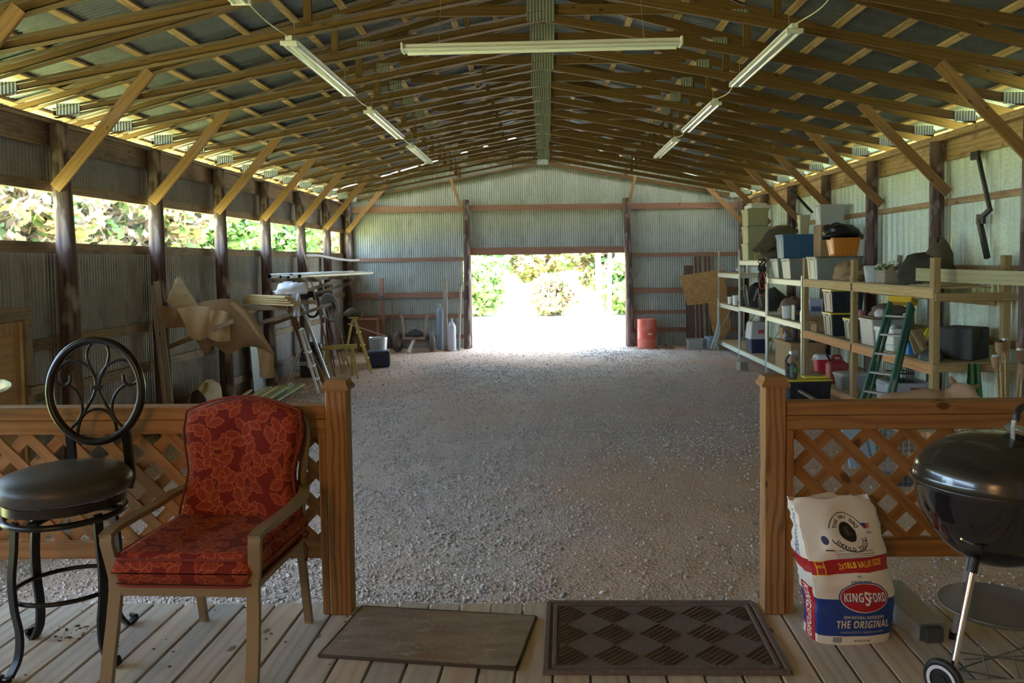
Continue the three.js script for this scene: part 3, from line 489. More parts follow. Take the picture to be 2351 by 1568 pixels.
// bar stool
{
  const t = thing('bar_stool', 'black metal bar stool with round padded seat and oval scrollwork back', 'stool', [-1.957, DY, -3.19]);
  mesh('seat', lathe([[0, 0.655], [0.215, 0.655], [0.238, 0.668], [0.248, 0.695], [0.243, 0.72], [0.224, 0.742], [0.17, 0.76], [0.09, 0.77], [0, 0.772]], 48), M({ color: [0.05, 0.046, 0.046], map: dataTex(256, 256, (u, v) => 0.75 + 0.5 * fbm(u * 20, v * 20, 20, 20, 55, 4)), roughness: 0.42 }), t);
  mesh('seat_ring', mv(new THREE.CylinderGeometry(0.222, 0.222, 0.035, 48, 1, true), 0, 0.637, 0), M({ color: [0.02, 0.018, 0.018], roughness: 0.3, metalness: 0.3, side: 2 }), t);
  mesh('swivel', [mv(new THREE.CylinderGeometry(0.1, 0.1, 0.04, 24), 0, 0.605, 0), bx(-0.22, 0.22, 0.59, 0.605, -0.02, 0.02), bx(-0.02, 0.02, 0.59, 0.605, -0.22, 0.22)], blackMetal, t);
  mesh('leg_ring', mv(new THREE.TorusGeometry(0.215, 0.013, 8, 48).rotateX(Math.PI / 2), 0, 0.582, 0), blackMetal, t);
  mesh('foot_ring', mv(new THREE.TorusGeometry(0.2, 0.0095, 8, 48).rotateX(Math.PI / 2), 0, 0.28, 0), blackMetal, t);
  for (const [fx, fz] of [[0.123, -0.265], [0.24, 0.126], [-0.24, -0.123], [-0.123, 0.27]]) {
    const l = Math.hypot(fx, fz), ux = fx / l, uz = fz / l, P = (r, y) => [ux * r, y, uz * r];
    mesh('leg', sweep([P(0.205, 0.6), P(0.212, 0.5), P(0.225, 0.38), P(0.22, 0.26), P(0.205, 0.16), P(0.215, 0.07), P(0.25, 0.012)], 0.034, 0.014, [-uz, 0, ux], 36), blackMetal, t);
    mesh('scroll_foot', sweep([P(0.25, 0.008), P(0.275, 0.009), P(0.292, 0.02), P(0.288, 0.036), P(0.276, 0.034)], 0.03, 0.014, [-uz, 0, ux], 20), blackMetal, t);
  }
  const back = new THREE.Group(); back.name = 'backrest'; t.add(back); put(back, 0.012, 1.04, -0.225, -0.06, 0, 0);
  const pt = (x, y, z = 0) => [(x - 843) * 0.000479, (541 - y) * 0.000479, z], oval = []; for (let i = 0; i < 40; i++) { const a = (i / 40) * 6.2832; oval.push([0.198 * Math.cos(a), 0.219 * Math.sin(a), 0]); }
  mesh('oval_hoop', tube(oval, 0.0175, 120, 10, true), blackMetal, back);
  const S = (p) => tube(p.map((q) => pt(...q)), 0.0065, 50, 8), mir = (p) => p.map(([x, y]) => [1716 - x, y]);
  const loopT = [[858, 490], [835, 400], [785, 300], [770, 200], [800, 125], [868, 100], [938, 125], [968, 200], [950, 300], [900, 400], [872, 490]];
  const arm = [[850, 500], [838, 420], [790, 340], [720, 285], [640, 265], [560, 290], [500, 360], [485, 430], [520, 480], [575, 490], [615, 455], [620, 400]];
  const sc = [[600, 490], [660, 530], [705, 600], [725, 700], [700, 790], [620, 880]], low = [[845, 525], [820, 600], [760, 700], [710, 790], [680, 900]], arch = [[680, 930], [700, 820], [760, 735], [858, 705], [950, 735], [1010, 820], [1030, 930]];
  for (const p of [loopT, arm, mir(arm), sc, mir(sc), low, mir(low), arch]) mesh('scroll', S(p), blackMetal, back);
  mesh('clamp', mv(cbox(0.045, 0.018, 0.022, 0.003), ...pt(858, 508)), blackMetal, back);
  for (const [x0, x1] of [[-0.105, -0.105], [0.14, 0.15]]) mesh('back_post', sweep([[x0, 0.86, -0.222], [x0, 0.76, -0.232], [x1, 0.66, -0.225], [x1, 0.62, -0.2]], 0.032, 0.02, [1, 0, 0], 16), blackMetal, t);
}
// glass-topped bar table at the left edge
{
  const t = thing('glass_table', 'round glass-topped bar table at the left end of the deck', 'table', [-2.66, DY, -3.05]);
  mesh('glass_top', lathe([[0, 1.078], [0.495, 1.078], [0.502, 1.084], [0.495, 1.09], [0, 1.09]], 64), M({ color: [0.72, 0.86, 0.80], roughness: 0.08, transmission: 0.75, thickness: 0 }), t);
  mesh('support_ring', mv(new THREE.TorusGeometry(0.22, 0.012, 8, 40).rotateX(Math.PI / 2), 0, 1.065, 0), blackMetal, t);
  for (let k = 0; k < 4; k++) { const a = k * 1.571 + 0.6, P = (r, y) => [Math.cos(a) * r, y, Math.sin(a) * r]; mesh('leg', sweep([P(0.22, 1.06), P(0.16, 0.85), P(0.08, 0.6), P(0.12, 0.3), P(0.26, 0.02), P(0.29, 0.02)], 0.03, 0.016, [-Math.sin(a), 0, Math.cos(a)], 40), blackMetal, t); }
}
// rug and door mat
{
  const rt = dataTex(512, 512, (u, v) => { const b = fbm(u * 5, v * 5, 5, 5, 61, 5), f = fbm(u * 90, v * 90, 90, 90, 63, 2); let c = mix([0.38, 0.30, 0.23], [0.22, 0.17, 0.13], clamp(b * 1.3 - 0.15)); c = mix(c, [0.30, 0.18, 0.10], clamp((fbm(u * 3, v * 3, 3, 3, 66, 3) - 0.6) * 3)); const ln = Math.abs(fbm(u * 4, v * 4, 4, 4, 69, 2) - 0.5); if (ln < 0.014) c = mix(c, [0.44, 0.37, 0.30], 0.7); return c.map((q) => q * (0.75 + 0.5 * f)); }, true, [1.3, 2.2]);
  const rb = dataTex(256, 256, (u, v) => fbm(u * 70, v * 70, 70, 70, 71, 3), false, [3, 3]);
  const t = thing('rug', 'small worn brown carpet rug beside the left railing post', 'rug', [-0.49, DY, -3.28], -0.155), rm = M({ map: rt, bumpMap: rb, bumpScale: 0.004, roughness: 1 });
  mesh('pile', grid(40, 24, (u, v) => [(u - 0.5) * 0.8, 0.011 + 0.003 * fbm(u * 5, v * 4, 50, 40, 4, 3) + (v < 0.15 && u > 0.85 ? 0.004 : 0), (0.5 - v) * 0.45]), rm, t);
  const b = []; for (const [p, q] of [[[-0.402, -0.228], [0.402, -0.228]], [[0.402, -0.228], [0.402, 0.228]], [[0.402, 0.228], [-0.402, 0.228]], [[-0.402, 0.228], [-0.402, -0.228]]]) b.push(tube([[p[0], 0.007, p[1]], [(p[0] + q[0]) / 2, 0.0075, (p[1] + q[1]) / 2], [q[0], 0.007, q[1]]], 0.007, 20, 8));
  mesh('bound_edge', b, M({ color: [0.12, 0.085, 0.06], bumpMap: rb, bumpScale: 0.002, roughness: 1 }), t);
  const m = thing('door_mat', 'dark brown ribbed door mat with diamond pattern between the railing posts', 'mat', [0.457, DY, -3.265], deckTurn);
  const mt = dataTex(256, 256, (u, v) => { const f = fbm(u * 60, v * 60, 60, 60, 73, 2); return f > 0.74 ? [0.2, 0.17, 0.15] : [0.115 + 0.07 * f, 0.09 + 0.055 * f, 0.08 + 0.046 * f]; }, true, [4, 4]), mm = M({ map: mt, bumpMap: rb, bumpScale: 0.002, roughness: 1 });
  mesh('backing', bx(-0.475, 0.475, 0, 0.008, -0.322, 0.322), mm, m);
  for (const [i, w] of [[0.012, 0.022], [0.044, 0.018]]) { const X = 0.475 - i, Zz = 0.322 - i, g = []; for (const s of [-1, 1]) { g.push(bx(-X, X, 0.004, 0.015, s * Zz - w / 2, s * Zz + w / 2, 0.005), bx(s * X - w / 2, s * X + w / 2, 0.004, 0.015, -Zz, Zz, 0.005)); } mesh('raised_border', g, mm, m); }
  const X = 0.415, Zz = 0.262, D = 0.198, inside = (x, z) => Math.abs(x) < X && Math.abs(z) < Zz;
  for (let j = -1; j <= 1; j++) for (let i = -2; i <= 2; i++) {
    const cx = i * D + 0.01, cz = j * 0.19, g = [];
    for (let k = -3; k <= 2; k++) { const o = (k + 0.5) * 0.0225, h = 0.062; let a = null, b2 = null; for (let q = 0; q <= 24; q++) { const s = -h + (2 * h * q) / 24, x = cx + s * 0.7071 + o * 0.7071, z = cz - s * 0.7071 + o * 0.7071; if (inside(x, z)) { a ??= [x, 0.009, z]; b2 = [x, 0.009, z]; } } if (a && Math.hypot(a[0] - b2[0], a[2] - b2[2]) > 0.02) g.push(rod(a, b2, 0.0062, 8)); }
    if (g.length) mesh('ribbed_diamond', g, mm, m);
  }
}
// bag of charcoal
{
  const tx = canvasTex(2048, 1024, (g, W, Hh) => {
    g.fillStyle = '#e9e4d8'; g.fillRect(0, 0, W, Hh);
    const face = (x0, w) => {
      g.save(); g.beginPath(); g.rect(x0, 0, w, Hh); g.clip(); g.translate(x0, 0); g.scale(w / 36, Hh / 57);   // centimetres
      g.fillStyle = '#1d3f8c'; g.fillRect(0, 38.2, 36, 15.2); g.fillStyle = '#b3202b'; g.beginPath(); g.moveTo(0, 22.6); g.lineTo(36, 20.6); g.lineTo(36, 26.8); g.lineTo(0, 28); g.fill();
      const txt = (s, x, y, h, f, col, wt = 'bold', sx = 1) => { g.save(); g.translate(x, y); g.scale(sx, 1); g.fillStyle = col; g.font = `${wt} ${h}px ${f}`; g.textAlign = 'center'; g.textBaseline = 'middle'; g.fillText(s, 0, 0); g.restore(); };
      g.save(); g.translate(20, 25); g.rotate(-0.07); txt('2x18LB VALUE SIZE', 2, -0.6, 3.3, 'sans-serif', '#f3d42c', 'bold', 0.72); g.restore();
      g.strokeStyle = '#f3d42c'; g.lineWidth = 0.35; g.strokeRect(2.4, 22.4, 3.4, 5.4); txt('NEW', 4.1, 25.1, 1.6, 'sans-serif', '#f3d42c');
      // round crest
      g.save(); g.translate(20.5, 12.4); g.scale(1.28, 1.12); g.translate(-20.5, -12.2);
      g.strokeStyle = '#3a2f2a'; g.lineWidth = 0.3; g.beginPath(); g.ellipse(20.5, 12.2, 6.2, 6.0, 0, 3.4, 6.0); g.stroke(); g.beginPath(); g.ellipse(20.5, 12.2, 6.2, 6.0, 0, 0.3, 2.85); g.stroke();
      const arc = (s, r, a0, a1, up) => [...s].forEach((ch, i) => { const a = a0 + ((a1 - a0) * i) / (s.length - 1); g.save(); g.translate(20.5 + r * Math.cos(a), 12.2 + r * Math.sin(a)); g.rotate(a + (up ? 1.571 : -1.571)); txt(ch, 0, 0, 1.75, 'sans-serif', '#3a2f2a'); g.restore(); });
      arc('THE WAY BBQ', 4.9, 3.55, 5.87, true); arc('SHOULD TASTE', 4.9, 2.62, 0.5, false);
      g.fillStyle = '#2a2320'; g.beginPath(); g.ellipse(20.5, 12.2, 3.1, 2.9, 0, 0, 6.3); g.fill(); txt('K', 20.5, 12.2, 3.2, 'serif', '#6d6058');
      g.restore();
      g.fillStyle = '#2b3560'; g.beginPath(); g.ellipse(9.5, 14.8, 1.9, 1.5, 0, 0, 6.3); g.fill(); g.fillStyle = '#3a2f2a'; g.fillRect(8.8, 18, 3.4, 0.5);
      g.fillStyle = '#b3202b'; g.fillRect(28, 9.2, 3.2, 1.9); g.fillStyle = '#1d3f8c'; g.fillRect(28, 9.2, 1.4, 1.0); g.fillStyle = '#e9e4d8'; for (let k = 0; k < 3; k++) g.fillRect(29.4, 9.5 + k * 0.55, 1.8, 0.25); txt('USA', 30.5, 13, 1.4, 'sans-serif', '#1d3f8c');
      txt('THE FIRST. THE BEST. THE ORIGINAL.', 20, 18.6, 1.05, 'sans-serif', '#3a2f2a', 'normal'); for (let k = 0; k < 3; k++) { g.fillStyle = 'rgba(58,47,42,0.55)'; g.fillRect(12, 19.6 + k * 0.75, 17, 0.28); }
      txt('EST.', 20, 28.9, 1.2, 'sans-serif', '#2b3560'); txt('SINCE 1920', 20, 30.8, 1.7, 'sans-serif', '#2b3560');
      for (const [rx, ry, c] of [[11.6, 6.6, '#1d3f8c'], [11.0, 6.1, '#e9e4d8'], [10.6, 5.7, '#b3202b']]) { g.fillStyle = c; g.beginPath(); g.ellipse(21, 37.6, rx, ry, 0, 0, 6.3); g.fill(); }
      for (const [dx, c] of [[0.3, '#1d3f8c'], [0, '#f2ead6']]) { txt('KING', 16.0 + dx, 37.2 + dx, 4.9, 'sans-serif', c, 'bold', 0.72); txt('S', 21.7 + dx, 38 + dx, 7.4, 'sans-serif', c, 'bold', 0.62); txt('FORD', 26.6 + dx, 37.2 + dx, 4.9, 'sans-serif', c, 'bold', 0.66); }
      txt('100% NATURAL INGREDIENTS', 21, 45.3, 1.65, 'sans-serif', '#e6c9a0', 'bold', 0.85); txt('THE ORIGINAL', 21, 48.6, 4.3, 'sans-serif', '#f0dcb4', 'bold', 0.86); txt('CHARCOAL BRIQUETS · BRIQUETAS DE CARBÓN', 21, 51.7, 1.0, 'sans-serif', '#e6c9a0', 'normal');
      txt('18 LB (8.16 kg)', 21, 55.3, 1.2, 'sans-serif', '#2a2320'); g.fillStyle = '#ddd6c8'; g.fillRect(6.6, 53.6, 5, 3); for (let k = 0; k < 14; k++) { g.fillStyle = '#2a2320'; g.fillRect(7 + k * 0.32, 53.9, 0.06 + 0.1 * (k % 3), 2.1); }
      g.restore();
    };
    face(0, 1024); face(1228, 614);
    for (const x0 of [1024, 1843]) { g.fillStyle = '#1d3f8c'; g.fillRect(x0, 686, 205, 273); g.fillStyle = '#b3202b'; g.fillRect(x0, 400, 205, 95); g.save(); g.translate(x0 + 100, 800); g.rotate(1.571); g.fillStyle = '#b3202b'; g.fillRect(-190, -80, 420, 110); g.fillStyle = '#f2ead6'; g.font = 'bold 88px sans-serif'; g.textAlign = 'center'; g.fillText('KINGSFORD', 20, 10, 400); g.restore(); g.save(); g.translate(x0 + 90, 240); g.rotate(1.571); g.fillStyle = '#1d3f8c'; g.font = 'bold 74px sans-serif'; g.textAlign = 'center'; g.fillText('PROFESSIONAL', 0, 0, 330); g.restore(); }
  });
  const t = thing('charcoal_bag', 'open white, red and blue paper bag of charcoal beside the right railing post', 'bag', [1.245, DY, -3.27], 0.03);
  const ringN = [[12, 0, 0.5], [5, 0.5, 0.6], [12, 0.6, 0.9], [5, 0.9, 1.0]], cr = (u, v) => 0.045 * (fbm(u * 9, v * 7, 9, 400, 81, 4) - 0.5) * (0.35 + 1.2 * v) + 0.014 * Math.pow(1 - Math.abs(2 * fbm(u * 5, v * 4, 5, 400, 87, 3) - 1), 5) * (v > 0.4 ? 1 : 0.3);
  const g = grid(34, 40, (U, v) => {
    let i = Math.round(U * 34), s = 0; while (s < 3 && i > ringN[s][0] - (0)) { i -= ringN[s][0]; s++; } const p = i / ringN[s][0];
    const sq = clamp((v - 0.62) / 0.38), hw = 0.158 + 0.022 * Math.sin(Math.min(1, v * 1.1) * 3.0) - 0.012 * Math.exp(-((v - 0.52) ** 2) / 0.01) + 0.006 * sq, hd = (0.085 + 0.012 * Math.sin(v * 4)) * (1 - 0.8 * Math.pow(sq, 1.3)), n = 7;
    const e = (q) => Math.pow(Math.max(0, 1 - Math.pow(Math.abs(q), n)), 1 / n); let x, z; const q = (2 * p - 1) * 0.93;
    if (s === 0) { x = q * hw; z = hd * e(q); } else if (s === 1) { z = -q * hd; x = hw * e(q); } else if (s === 2) { x = -q * hw; z = -hd * e(q); } else { z = q * hd; x = -hw * e(q); }
    const c = cr(U, v), l = Math.hypot(x, z) || 1; x += (x / l) * c; z += (z / l) * c * 1.2 + (s === 0 ? 0.012 * Math.sin(p * 3.14) : 0);
    const y = 0.57 * v * (1 - 0.02 * Math.abs(x) / hw) + (v > 0.97 ? 0.008 * Math.sin(U * 30) : 0);
    return [x - 0.03 * v * v + 0.014 * Math.sin(v * 5), y, z - 0.07 * v * v];
  }, (U, v) => { let i = Math.round(U * 34), s = 0; while (s < 3 && i > ringN[s][0]) { i -= ringN[s][0]; s++; } const p = i / ringN[s][0]; return [ringN[s][1] + (ringN[s][2] - ringN[s][1]) * p, v]; });
  mesh('paper_sack', g, M({ map: tx, roughness: 0.5, side: 2 }), t);
  mesh('briquettes', Array.from({ length: 24 }, (_, i) => mv(new THREE.SphereGeometry(0.026, 10, 8).scale(1, 0.7, 1), -0.12 + (i % 6) * 0.048, 0.26 + 0.03 * (i % 3), -0.05 + 0.02 * Math.floor(i / 6) - 0.01)), black, t).userData.kind = 'stuff';
}
// bent metal dustpan behind the bag
{
  const t = thing('metal_dustpan', 'grey sheet-metal scoop lying on the deck right of the charcoal bag', 'dustpan', [1.545, DY, -3.36], 0.12);
  mesh('pan', [bx(-0.05, 0.05, 0.0, 0.004, -0.17, 0.17, 0), beam([-0.05, 0.03, 0.17], [-0.062, 0.075, -0.17], 0.075, 0.004, [1, 0, 0], 0), beam([0.05, 0.03, 0.17], [0.058, 0.075, -0.17], 0.075, 0.004, [1, 0, 0], 0), beam([0, 0.075, 0.17], [0, 0.125, -0.14], 0.115, 0.004, [0, 1, 0], 0)], M({ color: [0.48, 0.50, 0.50], metalness: 0.5, roughness: 0.4 }), t);
  mesh('handle', [bx(-0.03, 0.045, 0.0, 0.06, 0.16, 0.19)], darkGrey, t);
}
// kettle grill
{
  const t = thing('kettle_grill', 'black kettle charcoal grill on tripod legs beside the charcoal bag', 'grill', [1.668, DY, -2.905]);
  const enamel = M({ color: [0.010, 0.009, 0.011], roughness: 0.12, clearcoat: 1, clearcoatRoughness: 0.06 });
  const dust = M({ map: dataTex(512, 512, (u, v) => { const f = fbm(u * 7, v * 5, 7, 5, 93, 5), sp = pn(u * 60, v * 40, 60, 40, 95); return sp > 0.93 ? [0.012, 0.011, 0.011] : mix([0.032, 0.029, 0.024], [0.012, 0.011, 0.011], clamp((f - 0.35) * 2.4)); }), roughness: 0.26, clearcoat: 0.8, clearcoatRoughness: 0.12 });
  const bowl = []; for (let i = 0; i <= 16; i++) { const a = (i / 16) * 1.5; bowl.push([0.286 * Math.sin(a) + 0.001, 0.75 - 0.315 * Math.cos(a)]); } bowl.push([0.292, 0.742], [0.286, 0.748]);
  mesh('bowl', lathe(bowl, 64), enamel, t);
  const lid = [[0.29, 0.742], [0.302, 0.745], [0.3, 0.754], [0.29, 0.757], [0.286, 0.775]]; for (let i = 1; i <= 16; i++) { const a = 0.1 + (i / 16) * 1.47; lid.push([0.288 * Math.cos(a) + 0.001, 0.762 + 0.166 * Math.sin(a)]); }
  const L = mesh('lid', lathe(lid, 64), dust, t);
  mesh('handle_bracket', [sweep([[0.0, 0.915, 0.085], [0.005, 0.99, 0.085], [0.035, 1.012, 0.07]], 0.022, 0.004, [0, 0, 1], 16), sweep([[0.16, 0.90, -0.02], [0.16, 0.985, 0.0], [0.135, 1.01, 0.01]], 0.022, 0.004, [0, 0, 1], 16)], alum, L);
  mesh('grip', tube([[0.01, 0.985, 0.085], [0.02, 1.015, 0.08], [0.07, 1.032, 0.045], [0.13, 1.02, 0.012], [0.155, 0.985, 0.0]], 0.013, 30, 10), black, L);
  mesh('vent', [mv(rot(new THREE.CylinderGeometry(0.062, 0.066, 0.008, 28), 0.12, 0, -0.25), 0.07, 0.934, 0.03), mv(rot(new THREE.CylinderGeometry(0.055, 0.055, 0.006, 28), 0.12, 0, -0.25), 0.072, 0.94, 0.03)], M({ color: [0.30, 0.28, 0.24], metalness: 0.6, roughness: 0.45 }), L);
  const feet = [[-0.25, 0.155], [0.0, -0.31], [0.27, 0.17]];
  feet.forEach(([x, z], k) => {
    const p = [x * 0.5, 0.47, z * 0.5], q = [x, k === 1 ? 0.0 : 0.05, z];
    mesh('leg', rod(q, p, 0.0125, 14), k === 1 ? alum : chrome, t); mesh('leg_socket', rod([p[0] * 1.06 + (q[0] - p[0]) * 0.04, p[1] - 0.035, p[2] * 1.06], [p[0] * 0.97, p[1] + 0.03, p[2] * 0.97], 0.018, 12), black, t);
    if (k === 1) { mesh('leg_cap', rod([x * 1.0, 0, z], [x * 0.97, 0.035, z * 0.97], 0.016, 12), black, t); return; }
    const w = new THREE.Group(); w.name = 'wheel'; t.add(w); put(w, x * 1.09, 0.076, z * 1.02, 0, x < 0 ? 0.55 : -0.3, 0);
    mesh('tyre', new THREE.TorusGeometry(0.062, 0.014, 12, 40).rotateY(Math.PI / 2), black, w);
    mesh('wheel_disc', [rot(new THREE.CylinderGeometry(0.056, 0.056, 0.02, 40), 0, 0, Math.PI / 2), rot(new THREE.CylinderGeometry(0.02, 0.02, 0.034, 20), 0, 0, Math.PI / 2)], black, w);
    mesh('white_wall', new THREE.RingGeometry(0.044, 0.056, 40).rotateY(-Math.PI / 2).translate(-0.0155, 0, 0), M({ color: [0.7, 0.71, 0.72], roughness: 0.5, side: 2 }), w); mesh('white_wall', new THREE.RingGeometry(0.044, 0.056, 40).rotateY(Math.PI / 2).translate(0.0155, 0, 0), M({ color: [0.7, 0.71, 0.72], roughness: 0.5, side: 2 }), w);
  });
  mesh('axle', rod([-0.24, 0.076, 0.16], [0.26, 0.076, 0.172], 0.006, 8), alum, t);
  mesh('ash_catcher', lathe([[0, 0.242], [0.12, 0.244], [0.17, 0.256], [0.193, 0.276], [0.2, 0.278], [0.196, 0.283], [0.168, 0.262], [0.12, 0.25], [0, 0.248]], 48), M({ color: [0.34, 0.34, 0.35], metalness: 0.75, roughness: 0.42, side: 2 }), t);
  mesh('damper_handle', rod([-0.24, 0.6, 0.2], [-0.19, 0.575, 0.18], 0.004, 8), chrome, t);
}
// wire stand under the grill
{
  const t = thing('wire_stand', 'thin wire stand lying on the deck under the kettle grill', 'stand', [1.62, DY, -2.98]);
  const w = M({ color: [0.16, 0.17, 0.15], metalness: 0.5, roughness: 0.5 });
  for (const [p, q] of [[[-0.06, 0.004, 0.02], [0.34, 0.05, -0.1]], [[-0.06, 0.004, 0.02], [0.3, 0.004, 0.22]], [[-0.02, 0.02, -0.02], [0.3, 0.1, 0.1]], [[0.0, 0.004, 0.13], [0.0, 0.12, 0.05]], [[0.12, 0.004, 0.12], [0.12, 0.1, 0.04]], [[-0.06, 0.06, 0.0], [0.3, 0.03, 0.05]]]) mesh('wire', rod(p, q, 0.0028, 6), w, t);
}

// ───────────── builders for stored goods ─────────────
function rrLoft(hw, hd, r, prof, capA = true, capB = true) {   // rounded rectangle lofted through [offset, y] pairs
  const C = 4, pos = [], uv = [], nn = (C + 1) * 4, P = prof.map(([o, y]) => { const L = []; const W = hw + o, D = hd + o, q = Math.max(0.002, Math.min(r + o * 0.5, W, D)); for (const [sx, sz, a0] of [[1, 1, 0], [-1, 1, 1], [-1, -1, 2], [1, -1, 3]]) for (let i = 0; i <= C; i++) { const a = (a0 + i / C) * Math.PI / 2; L.push([sx * (W - q) + q * Math.cos(a), y, sz * (D - q) + q * Math.sin(a)]); } return L; });
  const tri = (a, b, c) => { pos.push(...a, ...b, ...c); for (const v of [a, b, c]) uv.push(v[0] + v[2], v[1]); };
  for (let k = 0; k + 1 < P.length; k++) for (let i = 0; i < nn; i++) { const a = P[k][i], b = P[k][(i + 1) % nn], c = P[k + 1][(i + 1) % nn], d = P[k + 1][i]; tri(a, c, b); tri(a, d, c); }
  const cap = (L, up) => { const c = [0, L[0][1], 0]; for (let i = 0; i < nn; i++) up ? tri(c, L[(i + 1) % nn], L[i]) : tri(c, L[i], L[(i + 1) % nn]); };
  if (capA) cap(P[0], false); if (capB) cap(P[P.length - 1], true);
  const g = new THREE.BufferGeometry(); g.setAttribute('position', new THREE.Float32BufferAttribute(pos, 3)); g.setAttribute('uv', new THREE.Float32BufferAttribute(uv, 2)); g.computeVertexNormals(); return g;
}
function tote(name, label, [x, y, z], w, d, h, body, lid, { turn = 0, group, taper = 0.03, cat = 'storage bin', ribs = true } = {}) {
  const t = thing(name, label, cat, [x, y, z], turn, group), hw = w / 2 - 0.015, hd = d / 2 - 0.015;
  const g = [rrLoft(hw, hd, 0.03, [[-taper, 0], [0, h - 0.05], [0.004, h - 0.045], [0.014, h - 0.045], [0.014, h - 0.012], [0.006, h - 0.01], [-0.008, h - 0.012], [-taper - 0.008, 0.012]])];
  if (ribs) for (const s of [-1, 1]) { for (const q of [-0.28, 0, 0.28]) g.push(beam([q * w, 0.03, s * (hd - taper + 0.004)], [q * w * 1.03, h - 0.07, s * (hd + 0.002)], 0.03, 0.008, [0, 0, 1], 0.002)); for (const q of [-0.24, 0.24]) g.push(beam([s * (hw - taper + 0.004), 0.03, q * d], [s * (hw + 0.002), h - 0.07, q * d], 0.008, 0.03, [0, 0, 1], 0.002)); }
  mesh('body', g, body, t);
  for (const s of [-1, 1]) mesh('handle', mv(cbox(0.022, 0.022, d * 0.28, 0.005), s * (hw + 0.016), h - 0.04, 0), body, t);
  if (lid) mesh('lid', rrLoft(hw, hd, 0.03, [[0.02, h - 0.015], [0.022, h + 0.006], [0.012, h + 0.012], [-0.03, h + 0.012], [-0.04, h + 0.005], [-0.06, h + 0.005]], true, true), lid, t);
  return t;
}
function bucket(name, label, [x, y, z], r, h, body, { lid, taper = 0.86, turn = 0, cat = 'bucket', fill } = {}) {
  const t = thing(name, label, cat, [x, y, z], turn), b = r * taper;
  mesh('body', lathe([[0, 0], [b, 0], [b + 0.003, 0.004], [r, h * 0.86], [r + 0.006, h * 0.865], [r + 0.006, h * 0.9], [r, h * 0.905], [r + 0.002, h - 0.006], [r + 0.007, h], [r - 0.004, h], [b - 0.004, 0.008], [0, 0.008]], 32), body, t);
  if (lid) mesh('lid', lathe([[0, h + 0.008], [r + 0.004, h + 0.008], [r + 0.01, h + 0.004], [r + 0.01, h - 0.015]], 32), lid, t);
  const bail = []; for (let i = 0; i <= 12; i++) { const a = (i / 12) * Math.PI; bail.push([Math.cos(a) * (r + 0.008), h * 0.88 - Math.sin(a) * h * 0.42, 0.02 + Math.sin(a) * (r * 0.98)]); }
  mesh('bail_handle', tube(bail, 0.003, 30, 6), steel, t);
  if (fill) mesh('contents', mv(blob(r * 0.85, h * 0.3, r * 0.85, 0.3, 7), 0, h * 0.85, 0), fill, t);
  return t;
}
function blob(rx, ry, rz, noise = 0.25, s = 1, flat = 0.4) {   // crumpled heap resting near y = 0
  return grid(28, 18, (u, v) => { const a = u * 6.2832, b = (v - 0.5) * Math.PI, n = 1 + noise * (2 * fbm(u * 6, v * 5, 6, 500, s, 4) - 1); let y = Math.sin(b) * ry * n; if (y < -ry * flat) y = -ry * flat; return [Math.cos(a) * Math.cos(b) * rx * n, y + ry * flat, -Math.sin(a) * Math.cos(b) * rz * n]; });
}
function carton(label, [x, y, z], w, d, h, { turn = 0, open = false, name = 'cardboard_box', lid = 0, m = card } = {}) {
  const t = thing(name, label, 'box', [x, y, z], turn), q = 0.006, g = [bx(-w / 2, w / 2, 0, q, -d / 2, d / 2, 0)];
  for (const s of [-1, 1]) { g.push(bx(s * w / 2, s * (w / 2 - q), 0, h, -d / 2, d / 2, 0), bx(-w / 2, w / 2, 0, h, s * d / 2, s * (d / 2 - q), 0)); }
  mesh('body', g, m, t);
  if (lid) mesh('lid', [bx(-w / 2 - 0.02, w / 2 + 0.02, h - lid, h + 0.008, -d / 2 - 0.02, d / 2 + 0.02, 0.004)], m, t);
  else if (open) { for (const s of [-1, 1]) { mesh('flap', beam([s * w / 2, h, 0], [s * (w / 2 + 0.1), h + 0.06 * s + 0.02, 0], 0.004, d, [0, 0, 1], 0).rotateY(0), m, t); mesh('flap', beam([0, h, s * d / 2], [0, h + 0.09, s * (d / 2 + 0.06)], w, 0.004, [0, 0, 1], 0), m, t); } }
  else for (const s of [-1, 1]) mesh('flap', bx(-w / 2, w / 2, h, h + 0.004, s * 0.002, s * d / 2, 0), m, t);
  return t;
}
